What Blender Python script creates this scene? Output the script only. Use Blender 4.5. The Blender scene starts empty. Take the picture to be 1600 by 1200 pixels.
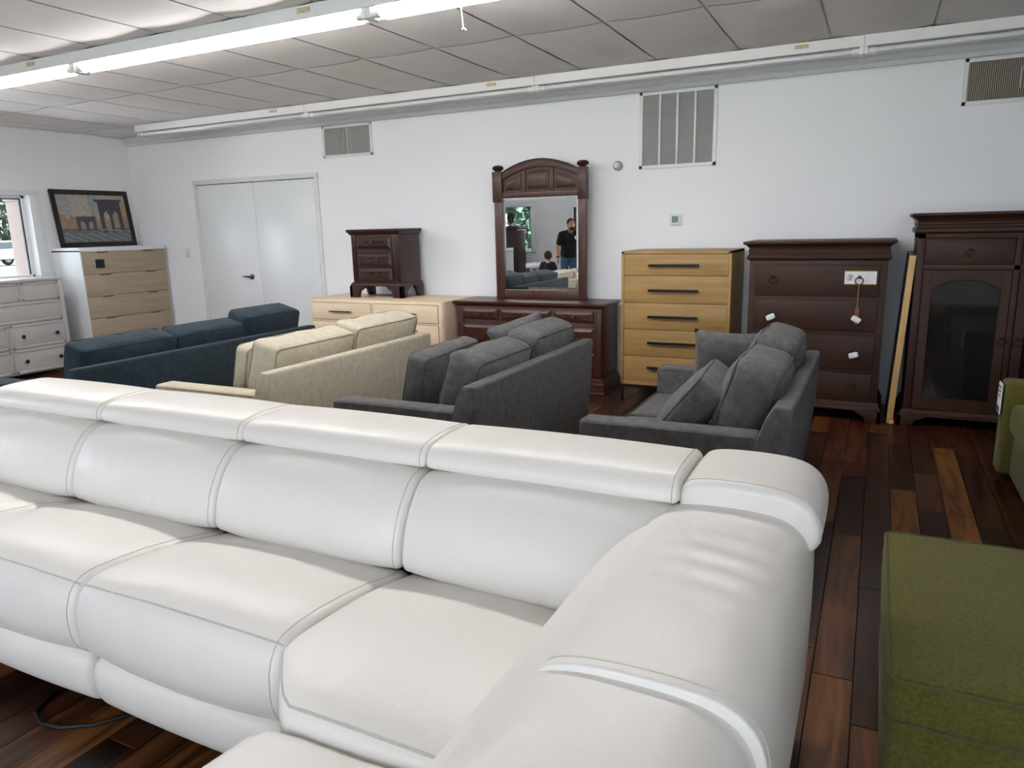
import bpy, bmesh, math, random
from mathutils import Vector, Matrix
random.seed(7)
SC = bpy.context.scene
COL = SC.collection

# ------------------------------------------------------------------ camera
def cam_axes(yaw, pit, rol):
    f = Vector((math.sin(yaw)*math.cos(pit), math.cos(yaw)*math.cos(pit), -math.sin(pit)))
    r = Vector((math.cos(yaw), -math.sin(yaw), 0)); u = r.cross(f)
    return (math.cos(rol)*r + math.sin(rol)*u, -math.sin(rol)*r + math.cos(rol)*u, f)
cr, cu, cf = cam_axes(-0.464567, 0.211922, -0.0244575)
F_PX = 1137.87
cd = bpy.data.cameras.new('camera'); cam = bpy.data.objects.new('camera', cd); COL.objects.link(cam)
cd.sensor_fit = 'HORIZONTAL'; cd.sensor_width = 36; cd.lens = 36*F_PX/1600; cd.clip_start = .05; cd.clip_end = 300
CAM = Vector((0, 0, 1.46))
cam.matrix_world = Matrix(((cr.x, cu.x, -cf.x, CAM.x), (cr.y, cu.y, -cf.y, CAM.y), (cr.z, cu.z, -cf.z, CAM.z), (0, 0, 0, 1)))
SC.camera = cam
SC.view_settings.view_transform = 'Standard'; SC.view_settings.look = 'None'
SC.view_settings.gamma = 1; SC.view_settings.use_curve_mapping = False
SC.view_settings.exposure = 0.52
SC.cycles.use_denoising = True
SC.cycles.diffuse_bounces = 6
SC.cycles.max_bounces = 12
SC.cycles.sample_clamp_indirect = 8

# ------------------------------------------------------------------ world and daylight
W = bpy.data.worlds.new('overcast_sky'); SC.world = W; W.use_nodes = True
bg = W.node_tree.nodes['Background']; bg.inputs[0].default_value = (.85, .88, 1.0, 1); bg.inputs[1].default_value = 5.2
sl = bpy.data.lights.new('sun', 'SUN'); sl.energy = 48; sl.angle = .02; sl.color = (1, .97, .93)
sun = bpy.data.objects.new('sun', sl); COL.objects.link(sun); sun.location = (4, 8, 12)
sun.rotation_euler = Vector((.38, .62, .90)).to_track_quat('Z', 'Y').to_euler()
TUBE_STRENGTH = 34.0
XL, XR, YF, YB, CZ = -8.53, 4.6, -2.6, 6.42, 2.666
def portal(name, loc, rot, sx, sy):
    l = bpy.data.lights.new(name, 'AREA'); l.shape = 'RECTANGLE'; l.size = sx; l.size_y = sy; l.cycles.is_portal = True
    o = bpy.data.objects.new(name, l); COL.objects.link(o); o.location = loc; o.rotation_euler = rot
WIN = []   # (wall, a0, a1, z0, z1): filled below
WINDOWS_LEFT = [(3.70, 5.12, 1.03, 1.94), (-1.4, 1.8, .9, 1.94)]
WINDOWS_FRONT = [(-8.15, -6.98, .93, 1.94), (-4.9, -3.2, .55, 2.2), (-3.0, -1.3, .55, 2.2), (-1.1, .6, .55, 2.2), (.9, 3.5, .45, 2.3)]  # first one shows in the mirror; the others are added and sized for daylight
for i, (a, b, c, d) in enumerate(WINDOWS_LEFT):
    portal('daylight_left', (XL-.14, (a+b)/2, (c+d)/2), (0, -math.pi/2, 0), d-c, b-a)
for i, (a, b, c, d) in enumerate(WINDOWS_FRONT):
    portal('daylight_front', ((a+b)/2, YF-.14, (c+d)/2), (math.pi/2, 0, 0), b-a, d-c)

# ------------------------------------------------------------------ materials
def lin(h):
    if isinstance(h, (tuple, list)): return tuple(h)[:3]
    h = h.lstrip('#'); v = [int(h[i:i+2], 16)/255 for i in (0, 2, 4)]
    return tuple(x/12.92 if x <= .04045 else ((x+.055)/1.055)**2.4 for x in v)
MATS = {}
def node_mat(name):
    m = bpy.data.materials.new(name); m.use_nodes = True
    nt = m.node_tree; b = nt.nodes['Principled BSDF']; MATS[name] = m
    return m, nt, b, nt.nodes.new, nt.links.new
def mat(name, col, rough=.5, var=.12, scale=6, stretch=(1, 1, 1), bump=0, bscale=200, spec=.5, metal=0, sheen=0, coat=0, col2=None, detail=4, brough=None):
    m, nt, b, N, L = node_mat(name)
    c = lin(col); c2 = lin(col2) if col2 else tuple(x*(1-2*var) for x in c)
    tc = N('ShaderNodeTexCoord'); mp = N('ShaderNodeMapping'); mp.inputs['Scale'].default_value = stretch
    L(tc.outputs['Object'], mp.inputs[0])
    nz = N('ShaderNodeTexNoise'); nz.inputs['Scale'].default_value = scale; nz.inputs['Detail'].default_value = detail
    L(mp.outputs[0], nz.inputs[0])
    rp = N('ShaderNodeValToRGB'); rp.color_ramp.elements[0].position = .3; rp.color_ramp.elements[1].position = .7
    rp.color_ramp.elements[0].color = (*c2, 1); rp.color_ramp.elements[1].color = (*c, 1)
    L(nz.outputs[0], rp.inputs[0]); L(rp.outputs[0], b.inputs['Base Color'])
    b.inputs['Roughness'].default_value = rough; b.inputs['Specular IOR Level'].default_value = spec
    b.inputs['Metallic'].default_value = metal
    if sheen: b.inputs['Sheen Weight'].default_value = sheen
    if coat: b.inputs['Coat Weight'].default_value = coat; b.inputs['Coat Roughness'].default_value = .15
    if bump:
        n2 = N('ShaderNodeTexNoise'); n2.inputs['Scale'].default_value = bscale; n2.inputs['Detail'].default_value = 3
        L(tc.outputs['Object'], n2.inputs[0])
        bp = N('ShaderNodeBump'); bp.inputs['Strength'].default_value = bump; bp.inputs['Distance'].default_value = .004
        L(n2.outputs[0], bp.inputs['Height']); L(bp.outputs[0], b.inputs['Normal'])
    return m
def creases(m, scale, strength, dist):
    nt = m.node_tree; N, L = nt.nodes.new, nt.links.new; b = nt.nodes['Principled BSDF']
    tc = N('ShaderNodeTexCoord'); nz = N('ShaderNodeTexNoise'); nz.inputs['Scale'].default_value = scale; nz.inputs['Detail'].default_value = 2; nz.inputs['Distortion'].default_value = .6
    mp = N('ShaderNodeMapping'); mp.inputs['Scale'].default_value = (1.6, .7, .45); L(tc.outputs['Object'], mp.inputs[0]); L(mp.outputs[0], nz.inputs[0])
    bp = N('ShaderNodeBump'); bp.inputs['Strength'].default_value = strength; bp.inputs['Distance'].default_value = dist; L(nz.outputs[0], bp.inputs['Height'])
    old = b.inputs['Normal'].links[0].from_node; L(bp.outputs[0], old.inputs['Normal'])
def fabric(name, col, var=.14, scale=26, bump=.5, bscale=420):
    return mat(name, col, rough=.95, var=var, scale=scale, bump=bump, bscale=bscale, spec=.12, sheen=.1)
def wood(name, col, col2, rough=.35, axis='x', grain=3, coat=.0, spec=.45):
    st = {'x': (1, 14, 14), 'y': (14, 1, 14), 'z': (14, 14, 1)}[axis]
    return mat(name, col, rough=rough, scale=grain, stretch=st, col2=col2, detail=8, bump=.06, bscale=60, coat=coat, spec=spec)

mat('wall_paint', '#EEEFF2', .6, .012, 1.2, bump=.05, bscale=260, spec=.3)
mat('white_trim', '#DDDDDD', .45, .02, 3)
mat('door_paint', '#E2E6E8', .28, .015, 2)
mat('ceiling_tile', '#EDEAE7', .95, .03, 3, bump=.35, bscale=170, spec=.1)
mat('grid_white', '#E6E3DF', .5, .05, 5)
mat('fixture_white', '#E0E0DE', .35, .02, 5)
mat('fixture_chrome', '#C8C8C8', .25, .03, 9, metal=.6)
mat('dead_tube', '#D9DADA', .18, .02, 4, coat=.4)
mat('sticker', '#CDBB93', .7, .2, 60)
mat('vent_metal', '#A9A9A6', .45, .05, 12)
mat('vent_tan', '#9C9486', .45, .08, 12)
mat('dark_gap', '#16181C', .8, .1, 5)
mat('sensor_grey', '#8F9090', .4, .04, 9)
mat('lcd_green', '#6E8478', .35, .06, 40)
mat('nickel', '#7C7F84', .25, .05, 12, metal=.9)
mat('leather_white', '#E6E1DA', .36, .012, 3, bump=.10, bscale=55, spec=.45)
creases(MATS['leather_white'], 9, .4, .009)
mat('leather_seam', '#C9C4BB', .6, .08, 80)
mat('black_plastic', '#0B0B0D', .5, .1, 20)
mat('cord_black', '#0A0A0B', .6, .1, 20)
fabric('fabric_grey', '#5E5D5D', .2)
fabric('piping_grey', '#46474A', .1)
fabric('fabric_beige', '#C6BEA9', .10)
fabric('piping_beige', '#978D76', .1)
fabric('fabric_blue', '#28353E', .18)
fabric('piping_blue', '#1F2E3B', .1)
fabric('fabric_green', '#5F5B29', .2, scale=110)
fabric('piping_green', '#57552F', .1)
wood('oak', '#A3834F', '#8F7040', .5, 'x', 2.5)
mat('black_metal', '#14120F', .45, .1, 20, metal=.4)
wood('espresso', '#3C2419', '#2F1A11', .5, 'x', 2, spec=.28)
wood('cherry', '#482318', '#34160D', .38, 'x', 2.5, coat=.12, spec=.35)
wood('cherry_v', '#4E3026', '#3A2119', .4, 'z', 2.5, coat=.1, spec=.35)
wood('mahogany', '#361D18', '#28120E', .38, 'x', 2.5, coat=.12, spec=.35)
mat('antique_brass', '#5E4F41', .4, .2, 60, metal=.8)
mat('carving', '#4A2519', .4, .3, 90)
wood('tan_wood', '#E8D5B8', '#DEC9A8', .5, 'x', 2)
wood('greige_wood', '#A89A86', '#9C8C77', .6, 'y', 2)
mat('lacquer_white', '#E0E4E6', .4, .01, 3)
mat('lacquer_grey', '#B8B3B3', .45, .02, 3)
mat('pale_wood', '#CBA56C', .6, .1, 3, stretch=(14, 14, 1))
mat('foam_white', '#E6E8EC', .8, .03, 60)
mat('paper_white', '#E9E7E6', .8, .03, 60)
mat('paper_ink', '#6A5A6E', .8, .2, 90)
mat('paper_yellow', '#C9B23C', .7, .25, 120)
mat('string_tan', '#A58B69', .9, .1, 90)
mat('tassel_brown', '#7B5236', .8, .15, 40)
mat('frame_black', '#15100F', .35, .2, 20)
mat('frame_brown', '#3A2620', .4, .15, 20)
mat('tag_black', '#0C0D14', .5, .1, 20)
mat('skin', '#B98468', .55, .06, 20)
mat('hair_dark', '#33251D', .8, .2, 80)
mat('shirt_black', '#101114', .9, .15, 30)
mat('shirt_navy', '#1B2036', .9, .1, 30)
mat('denim', '#41597A', .9, .18, 40)
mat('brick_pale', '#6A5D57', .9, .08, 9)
mat('letter_red', '#703030', .8, .1, 20)
mat('car_white', '#6A6D70', .3, .01, 4, coat=.5)
mat('car_glass', '#20262B', .1, .05, 4)
mat('tyre', '#1A1B1D', .8, .1, 20)
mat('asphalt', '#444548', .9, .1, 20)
mat('concrete', '#BEC1C6', .9, .05, 3)  # pale cool ground, only for the added daylight bounce outside
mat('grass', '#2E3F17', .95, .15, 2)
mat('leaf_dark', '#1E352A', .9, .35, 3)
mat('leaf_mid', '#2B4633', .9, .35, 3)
mat('bark', '#4A3B30', .9, .2, 12)
def special_mats():
    m, nt, b, N, L = node_mat('glass_pane')
    out = nt.nodes['Material Output']; t = N('ShaderNodeBsdfTransparent'); t.inputs[0].default_value = (.95, .98, .98, 1)
    g = N('ShaderNodeBsdfGlossy'); g.inputs['Roughness'].default_value = .02; mx = N('ShaderNodeMixShader')
    fr = N('ShaderNodeFresnel'); fr.inputs[0].default_value = 1.35
    L(fr.outputs[0], mx.inputs[0]); L(t.outputs[0], mx.inputs[1]); L(g.outputs[0], mx.inputs[2]); L(mx.outputs[0], out.inputs[0])
    m, nt, b, N, L = node_mat('smoked_glass')
    b.inputs['Base Color'].default_value = (.012, .011, .011, 1); b.inputs['Roughness'].default_value = .05; b.inputs['Specular IOR Level'].default_value = .8
    m, nt, b, N, L = node_mat('mirror_silver')
    b.inputs['Base Color'].default_value = (.93, .95, .94, 1); b.inputs['Metallic'].default_value = 1; b.inputs['Roughness'].default_value = .0
    m, nt, b, N, L = node_mat('lit_tube')
    b.inputs['Base Color'].default_value = (.9, .9, .9, 1); b.inputs['Emission Color'].default_value = (1, .97, .965, 1); b.inputs['Emission Strength'].default_value = TUBE_STRENGTH
    m, nt, b, N, L = node_mat('paint_canvas')
    at = N('ShaderNodeVertexColor'); at.layer_name = 'paint'; L(at.outputs[0], b.inputs['Base Color']); b.inputs['Roughness'].default_value = .6
    # laminate floor: tone per plank + grain along Y
    m, nt, b, N, L = node_mat('floor_plank')
    at = N('ShaderNodeAttribute'); at.attribute_name = 'tone'
    tc = N('ShaderNodeTexCoord'); mp = N('ShaderNodeMapping'); mp.inputs['Scale'].default_value = (16, 1.5, 1)
    sh = N('ShaderNodeCombineXYZ'); ml = N('ShaderNodeMath'); ml.operation = 'MULTIPLY'; ml.inputs[1].default_value = 57
    L(at.outputs['Fac'], ml.inputs[0]); L(ml.outputs[0], sh.inputs[2]); L(ml.outputs[0], sh.inputs[1])
    L(tc.outputs['Object'], mp.inputs[0]); ad = N('ShaderNodeVectorMath'); L(mp.outputs[0], ad.inputs[0]); L(sh.outputs[0], ad.inputs[1])
    nz = N('ShaderNodeTexNoise'); nz.inputs['Scale'].default_value = 1.0; nz.inputs['Detail'].default_value = 5; nz.inputs['Distortion'].default_value = 1.6
    L(ad.outputs[0], nz.inputs[0])
    r1 = N('ShaderNodeValToRGB'); e = r1.color_ramp.elements
    e[0].position = 0; e[0].color = (*lin('#2B170F'), 1); e[1].position = 1; e[1].color = (*lin('#7A5129'), 1)
    k = r1.color_ramp.elements.new(.5); k.color = (*lin('#4C2B1A'), 1)
    L(at.outputs['Fac'], r1.inputs[0])
    r2 = N('ShaderNodeValToRGB'); e = r2.color_ramp.elements
    e[0].position = .36; e[0].color = (.34, .28, .26, 1); e[1].position = .60; e[1].color = (1.2, 1.12, 1.04, 1)
    L(nz.outputs[0], r2.inputs[0])
    mx = N('ShaderNodeMix'); mx.data_type = 'RGBA'; mx.blend_type = 'MULTIPLY'; mx.inputs[0].default_value = 1
    L(r1.outputs[0], mx.inputs[6]); L(r2.outputs[0], mx.inputs[7]); L(mx.outputs[2], b.inputs['Base Color'])
    b.inputs['Roughness'].default_value = .33; b.inputs['Specular IOR Level'].default_value = .4
special_mats()

# ------------------------------------------------------------------ mesh helpers
def chaikin(p, n=2, closed=True):
    for _ in range(n):
        q = []
        m = len(p)
        for i in range(m if closed else m-1):
            a, b = Vector(p[i]), Vector(p[(i+1) % m]); q += [a*.75+b*.25, a*.25+b*.75]
        p = q if closed else [Vector(p[0])]+q+[Vector(p[-1])]
    return p
class MB:
    def __init__(s): s.bm = bmesh.new()
    def raw(s, vs, fs, M=None):
        v = [s.bm.verts.new((M @ Vector(c)) if M else c) for c in vs]
        for f in fs:
            try: s.bm.faces.new([v[i] for i in f])
            except ValueError: pass
        return s
    def box(s, x0, x1, y0, y1, z0, z1, b=0, seg=2, M=None):
        t = bmesh.new()
        v = [t.verts.new(c) for c in ((x0, y0, z0), (x1, y0, z0), (x1, y1, z0), (x0, y1, z0), (x0, y0, z1), (x1, y0, z1), (x1, y1, z1), (x0, y1, z1))]
        for f in ((3, 2, 1, 0), (4, 5, 6, 7), (0, 1, 5, 4), (1, 2, 6, 5), (2, 3, 7, 6), (3, 0, 4, 7)): t.faces.new([v[i] for i in f])
        if b: bmesh.ops.bevel(t, geom=t.edges[:], offset=b, segments=seg, affect='EDGES', profile=.5)
        s.take(t, M); return s
    def take(s, t, M=None):
        t.verts.index_update()
        s.raw([v.co.copy() for v in t.verts], [[v.index for v in f.verts] for f in t.faces], M); t.free()
    def prism(s, poly, axis, a0, a1, b=0, M=None):
        t = bmesh.new(); n = len(poly)
        mk = {'x': lambda p, a: (a, p[0], p[1]), 'y': lambda p, a: (p[0], a, p[1]), 'z': lambda p, a: (p[0], p[1], a)}[axis]
        A = [t.verts.new(mk(p, a0)) for p in poly]; B = [t.verts.new(mk(p, a1)) for p in poly]
        t.faces.new(A[::-1]); t.faces.new(B)
        for i in range(n): t.faces.new((A[i], A[(i+1) % n], B[(i+1) % n], B[i]))
        bmesh.ops.recalc_face_normals(t, faces=t.faces[:])
        if b: bmesh.ops.bevel(t, geom=[e for e in t.edges if len(e.link_faces) == 2 and e.calc_face_angle(0) > .5], offset=b, segments=2, affect='EDGES', profile=.5)
        s.take(t, M); return s
    def tube(s, pts, r, n=6, closed=False, M=None):
        pts = [Vector(p) for p in pts]; m = len(pts); vs = []; fs = []
        rr = r if isinstance(r, (list, tuple)) else [r]*m
        up = Vector((.13, .21, .97))
        for i, p in enumerate(pts):
            a = pts[i-1] if (i or closed) else p; b = pts[(i+1) % m] if (i < m-1 or closed) else p
            d = (b-a).normalized(); u = d.cross(up)
            if u.length < .05: u = d.cross(Vector((1, .1, 0)))
            u.normalize(); w = d.cross(u)
            for k in range(n):
                t = 2*math.pi*k/n; vs.append(p+rr[i]*(math.cos(t)*u+math.sin(t)*w))
        for i in range(m if closed else m-1):
            j = (i+1) % m
            for k in range(n): fs.append((i*n+k, i*n+(k+1) % n, j*n+(k+1) % n, j*n+k))
        if not closed: fs += [tuple(range(n))[::-1], tuple(range((m-1)*n, m*n))]
        return s.raw(vs, fs, M)
    def lathe(s, prof, c, n=16, axis='z', M=None):
        vs = []; fs = []; c = Vector(c)
        for r, h in prof:
            for k in range(n):
                t = 2*math.pi*k/n; a, b = r*math.cos(t), r*math.sin(t)
                vs.append(c+Vector({'z': (a, b, h), 'y': (a, h, b), 'x': (h, a, b)}[axis]))
        for i in range(len(prof)-1):
            for k in range(n): fs.append((i*n+k, i*n+(k+1) % n, (i+1)*n+(k+1) % n, (i+1)*n+k))
        fs += [tuple(range(n))[::-1], tuple(range((len(prof)-1)*n, len(prof)*n))]
        return s.raw(vs, fs, M)
    def ball(s, c, rx, ry=None, rz=None, n=10, M=None):
        ry = ry or rx; rz = rz or rx; vs = []; fs = []; c = Vector(c); m = n
        for i in range(m+1):
            a = math.pi*i/m
            for k in range(n*2):
                t = math.pi*k/n; vs.append(c+Vector((rx*math.sin(a)*math.cos(t), ry*math.sin(a)*math.sin(t), rz*math.cos(a))))
        for i in range(m):
            for k in range(2*n): fs.append((i*2*n+k, (i+1)*2*n+k, (i+1)*2*n+(k+1) % (2*n), i*2*n+(k+1) % (2*n)))
        return s.raw(vs, fs, M)
    def molding(s, x0, x1, y0, y1, prof):
        """mitred moulding around left, front and right of a footprint; prof = (offset, z) rings"""
        vs = []; fs = []
        for o, z in prof: vs += [(x0-o, y1, z), (x0-o, y0-o, z), (x1+o, y0-o, z), (x1+o, y1, z)]
        for i in range(len(prof)-1):
            for k in range(4): fs.append((i*4+k, i*4+(k+1) % 4, (i+1)*4+(k+1) % 4, (i+1)*4+k))
        m = len(prof)*4
        fs += [(3, 2, 1, 0), (m-4, m-3, m-2, m-1)]
        return s.raw(vs, fs)
    def soft(s, hx, hy, hz, r, puff=0, n=10, wrinkle=0, M=None, sag=None):
        """cushion: rounded box, faces across local z puffed out"""
        idx = {}; vs = []; fs = []
        ts = [math.sin((i/n*2-1)*math.pi/2) for i in range(n+1)]
        ph = random.random()*9
        def vert(a, b, c):
            key = (a, b, c)
            if key in idx: return idx[key]
            p = Vector((ts[a]*hx, ts[b]*hy, ts[c]*hz)); q = Vector((max(-hx+r, min(hx-r, p.x)), max(-hy+r, min(hy-r, p.y)), max(-hz+r, min(hz-r, p.z))))
            d = p-q
            if d.length > 1e-9: p = q+d.normalized()*r
            k = (1-min(1, abs(p.x)/hx)**2)*(1-min(1, abs(p.y)/hy)**2)
            p.z += ts[c]*puff*k
            if puff: p.x += ts[a]*puff*.35*(1-ts[b]**2)*(1-ts[c]**2); p.y += ts[b]*puff*.35*(1-ts[a]**2)*(1-ts[c]**2)
            if wrinkle: p += Vector((math.sin(9*p.y/hy+ph)*.5, math.sin(7*p.x/hx+ph*2), math.sin(8*p.x/hx+5*p.y/hy+ph)))*wrinkle
            idx[key] = len(vs); vs.append(p); return idx[key]
        R = range(n)
        for a in R:
            for b in R:
                fs.append((vert(a, b, 0), vert(a, b+1, 0), vert(a+1, b+1, 0), vert(a+1, b, 0)))
                fs.append((vert(a, b, n), vert(a+1, b, n), vert(a+1, b+1, n), vert(a, b+1, n)))
                fs.append((vert(a, 0, b), vert(a+1, 0, b), vert(a+1, 0, b+1), vert(a, 0, b+1)))
                fs.append((vert(a, n, b), vert(a, n, b+1), vert(a+1, n, b+1), vert(a+1, n, b)))
                fs.append((vert(0, a, b), vert(0, a, b+1), vert(0, a+1, b+1), vert(0, a+1, b)))
                fs.append((vert(n, a, b), vert(n, a+1, b), vert(n, a+1, b+1), vert(n, a, b+1)))
        return s.raw(vs, fs, M)
    def pillow(s, hx, hy, T, n=14, M=None):
        vs = []; fs = []; top = {}; bot = {}
        for i in range(n+1):
            for j in range(n+1):
                a, b = i/n*2-1, j/n*2-1
                t = T*(max(0, (1-abs(a)**2.6)*(1-abs(b)**2.6)))**.55
                sx = 1-.07*(1-b*b)*abs(a)**3; sy = 1-.07*(1-a*a)*abs(b)**3
                p = (a*hx*sx, b*hy*sy)
                w = .006*math.sin(9*a+4*b)*t/T
                top[i, j] = len(vs); vs.append((p[0], p[1], t+w))
                if i in (0, n) or j in (0, n): bot[i, j] = top[i, j]
                else: bot[i, j] = len(vs); vs.append((p[0], p[1], -t+w))
        for i in range(n):
            for j in range(n):
                fs.append((top[i, j], top[i+1, j], top[i+1, j+1], top[i, j+1])); fs.append((bot[i, j], bot[i, j+1], bot[i+1, j+1], bot[i+1, j]))
        return s.raw(vs, fs, M)
    def loft(s, prof, a0, a1, r, axis='x', bulge=0, n=8, k=2, wr=0):
        """closed profile swept along an axis with rounded ends and a soft belly"""
        P = [Vector((p[0], p[1])) for p in chaikin([Vector((*p, 0)) for p in prof], k)]
        m = len(P); area = sum(P[i].x*P[(i+1) % m].y-P[(i+1) % m].x*P[i].y for i in range(m)); sg = 1 if area > 0 else -1
        NV = []
        for i in range(m):
            d = (P[(i+1) % m]-P[i-1]).normalized(); NV.append(Vector((d.y, -d.x))*sg)
        st = []
        for i in range(5): t = math.pi/2*i/4; st.append((a0+r*(1-math.sin(t)), -r*(1-math.cos(t)) if 0 else -r*(1-math.sin(math.pi/2*i/4)) if 0 else -r*(1-math.cos(math.pi/2*(1-i/4))) ))
        st = [(a0+r*(1-math.cos(math.pi/2*i/4)), -r*(1-math.sin(math.pi/2*i/4))) for i in range(5)]
        L = a1-a0-2*r; st += [(a0+r+L*i/n, 0) for i in range(1, n)]
        st += [(a1-r*(1-math.cos(math.pi/2*i/4)), -r*(1-math.sin(math.pi/2*i/4))) for i in range(4, -1, -1)]
        vs = []; fs = []
        mk = (lambda p, a: (a, p.x, p.y)) if axis == 'x' else (lambda p, a: (p.x, a, p.y))
        for a, off in st:
            t = (a-a0)/(a1-a0)*2-1; o = off+bulge*(1-t*t)
            for i in range(m):
                w = wr*math.sin(31*a+i*1.7)*math.sin(11*a+i*.6) if wr else 0
                vs.append(mk(P[i]+NV[i]*(o+w), a))
        q = len(st)
        for i in range(q-1):
            for j in range(m): fs.append((i*m+j, i*m+(j+1) % m, (i+1)*m+(j+1) % m, (i+1)*m+j))
        fs += [tuple(range(m))[::-1], tuple(range((q-1)*m, q*m))]
        s.P = P; s.NV = NV
        return s.raw(vs, fs)
    def pad(s, outline, z0, z1, r, dome=.012):
        """cushion with a free outline seen from above, rounded rim and a slightly domed top"""
        O = [Vector((p[0], p[1])) for p in outline]; m = len(O)
        c = sum(O, Vector((0, 0)))/m
        area = sum(O[i].x*O[(i+1) % m].y-O[(i+1) % m].x*O[i].y for i in range(m)); sg = 1 if area > 0 else -1
        NV = [Vector(((O[(i+1) % m]-O[i-1]).normalized().y, -(O[(i+1) % m]-O[i-1]).normalized().x))*sg for i in range(m)]
        rings = [(0, z0)]+[(r*(1-math.cos(math.pi/2*i/5)), z1-r+r*math.sin(math.pi/2*i/5)) for i in range(6)]
        vs = []
        for o, z in rings: vs += [(*(O[i]-NV[i]*o), z) for i in range(m)]
        for f in (.8, .55, .3, .1): vs += [(*(c+(O[i]-NV[i]*r-c)*f), z1+dome*(1-f*f)) for i in range(m)]
        fs = []; q = len(vs)//m
        for i in range(q-1):
            for j in range(m): fs.append((i*m+j, i*m+(j+1) % m, (i+1)*m+(j+1) % m, (i+1)*m+j))
        fs += [tuple(range(m))[::-1], tuple(range((q-1)*m, q*m))]
        return s.raw(vs, fs)
    def xf(s, M):
        bmesh.ops.transform(s.bm, matrix=M, verts=s.bm.verts[:]); return s
    def build(s, name, mt, parent=None, smooth=35, origin=None):
        bmesh.ops.recalc_face_normals(s.bm, faces=s.bm.faces[:])
        me = bpy.data.meshes.new(name)
        if parent is not None: off = parent['_o'] if '_o' in parent else (0, 0, 0)
        elif origin is not None: off = origin
        else:
            co = [v.co for v in s.bm.verts]; off = (sum(c.x for c in co)/len(co), sum(c.y for c in co)/len(co), min(c.z for c in co))
        off = Vector(off); bmesh.ops.translate(s.bm, vec=-off, verts=s.bm.verts[:])
        s.bm.to_mesh(me); s.bm.free()
        if smooth:
            me.polygons.foreach_set('use_smooth', [True]*len(me.polygons)); me.set_sharp_from_angle(angle=math.radians(smooth))
        me.materials.append(MATS[mt]); o = bpy.data.objects.new(name, me); COL.objects.link(o)
        if parent is not None: o.parent = parent
        else: o.location = off
        o['_o'] = tuple(off)
        return o
def tag(o, label=None, cat=None, group=None, kind=None):
    if label: o['label'] = label
    if cat: o['category'] = cat
    if group: o['group'] = group
    if kind: o['kind'] = kind
    return o
def thing(name, loc, label, cat, group=None, kind=None):
    o = bpy.data.objects.new(name, None); o.empty_display_size = .1; COL.objects.link(o); o.location = loc; o['_o'] = tuple(loc)
    return tag(o, label, cat, group, kind)
def copy_tree(o, parent=None):
    c = o.copy(); COL.objects.link(c)
    if parent is not None: c.parent = parent
    for ch in list(o.children): copy_tree(ch, c)
    return c
def in_frame(p, m=30):
    d = Vector(p)-CAM; w = d.dot(cf)
    if w < .05: return False
    x = 800+F_PX*d.dot(cr)/w; y = 600-F_PX*d.dot(cu)/w
    return -m < x < 1600+m and -m < y < 1200+m

#=====BODY=====
# ================================================================== the room
def wall_with_holes(name, axis, a0, a1, holes, plane0, plane1, label):
    m = MB(); xs = sorted({a0, a1, *[h[0] for h in holes], *[h[1] for h in holes]}); zs = sorted({-.12, CZ+.2, *[h[2] for h in holes], *[h[3] for h in holes]})
    for i in range(len(xs)-1):
        for j in range(len(zs)-1):
            cx, cz = (xs[i]+xs[i+1])/2, (zs[j]+zs[j+1])/2
            if any(h[0] < cx < h[1] and h[2] < cz < h[3] for h in holes): continue
            if axis == 'x': m.box(xs[i], xs[i+1], plane0, plane1, zs[j], zs[j+1])
            else: m.box(plane0, plane1, xs[i], xs[i+1], zs[j], zs[j+1])
    bmesh.ops.remove_doubles(m.bm, verts=m.bm.verts[:], dist=1e-5)
    seen = {}
    for f in m.bm.faces: seen.setdefault(tuple(sorted(v.index for v in f.verts)), []).append(f)
    o = m.build(name, 'wall_paint', smooth=0)
    return tag(o, label, 'wall', kind='structure')
wall_with_holes('wall_back', 'x', XL-.2, XR+.2, [], YB, YB+.18, 'long white painted wall behind the dressers and chests')
wall_with_holes('wall_left', 'y', YF-.2, YB, [w for w in WINDOWS_LEFT], XL-.18, XL, 'white painted side wall with the window and leaning painting')
wall_with_holes('wall_front', 'x', XL-.2, XR+.2, [w for w in WINDOWS_FRONT], YF-.18, YF, 'white painted window wall facing the mirror')
wall_with_holes('wall_right', 'y', YF, YB, [], XR, XR+.18, 'plain white side wall out past the armoire')

# floor planks
floor = MB().box(XL, XR, YF, YB, -.12, -.012).build('floor', 'dark_gap', smooth=0)
tag(floor, 'dark reddish brown wood laminate plank floor', 'floor', kind='structure')
def plank_mesh(name, pls):
    me = bpy.data.meshes.new(name); vs = []; fs = []; tones = []
    for (x0, x1, y0, y1, t) in pls:
        g = .0012; e = .0025; b = len(vs)
        vs += [(x0+g, y0+g, -.012), (x1-g, y0+g, -.012), (x1-g, y1-g, -.012), (x0+g, y1-g, -.012),
               (x0+g, y0+g, -.0012), (x1-g, y0+g, -.0012), (x1-g, y1-g, -.0012), (x0+g, y1-g, -.0012),
               (x0+e, y0+e, 0), (x1-e, y0+e, 0), (x1-e, y1-e, 0), (x0+e, y1-e, 0)]
        q = [(8, 9, 10, 11)]+[(k, (k+1) % 4, 4+(k+1) % 4, 4+k) for k in range(4)]+[(4+k, 4+(k+1) % 4, 8+(k+1) % 4, 8+k) for k in range(4)]
        fs += [tuple(b+i for i in f) for f in q]; tones += [t]*9
    fo = floor.location
    me.from_pydata([(v[0]-fo.x, v[1]-fo.y, v[2]-fo.z) for v in vs], [], fs)
    a = me.attributes.new('tone', 'FLOAT', 'FACE'); a.data.foreach_set('value', tones)
    me.materials.append(MATS['floor_plank'])
    o = bpy.data.objects.new(name, me); COL.objects.link(o); o.parent = floor
    return o
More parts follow.
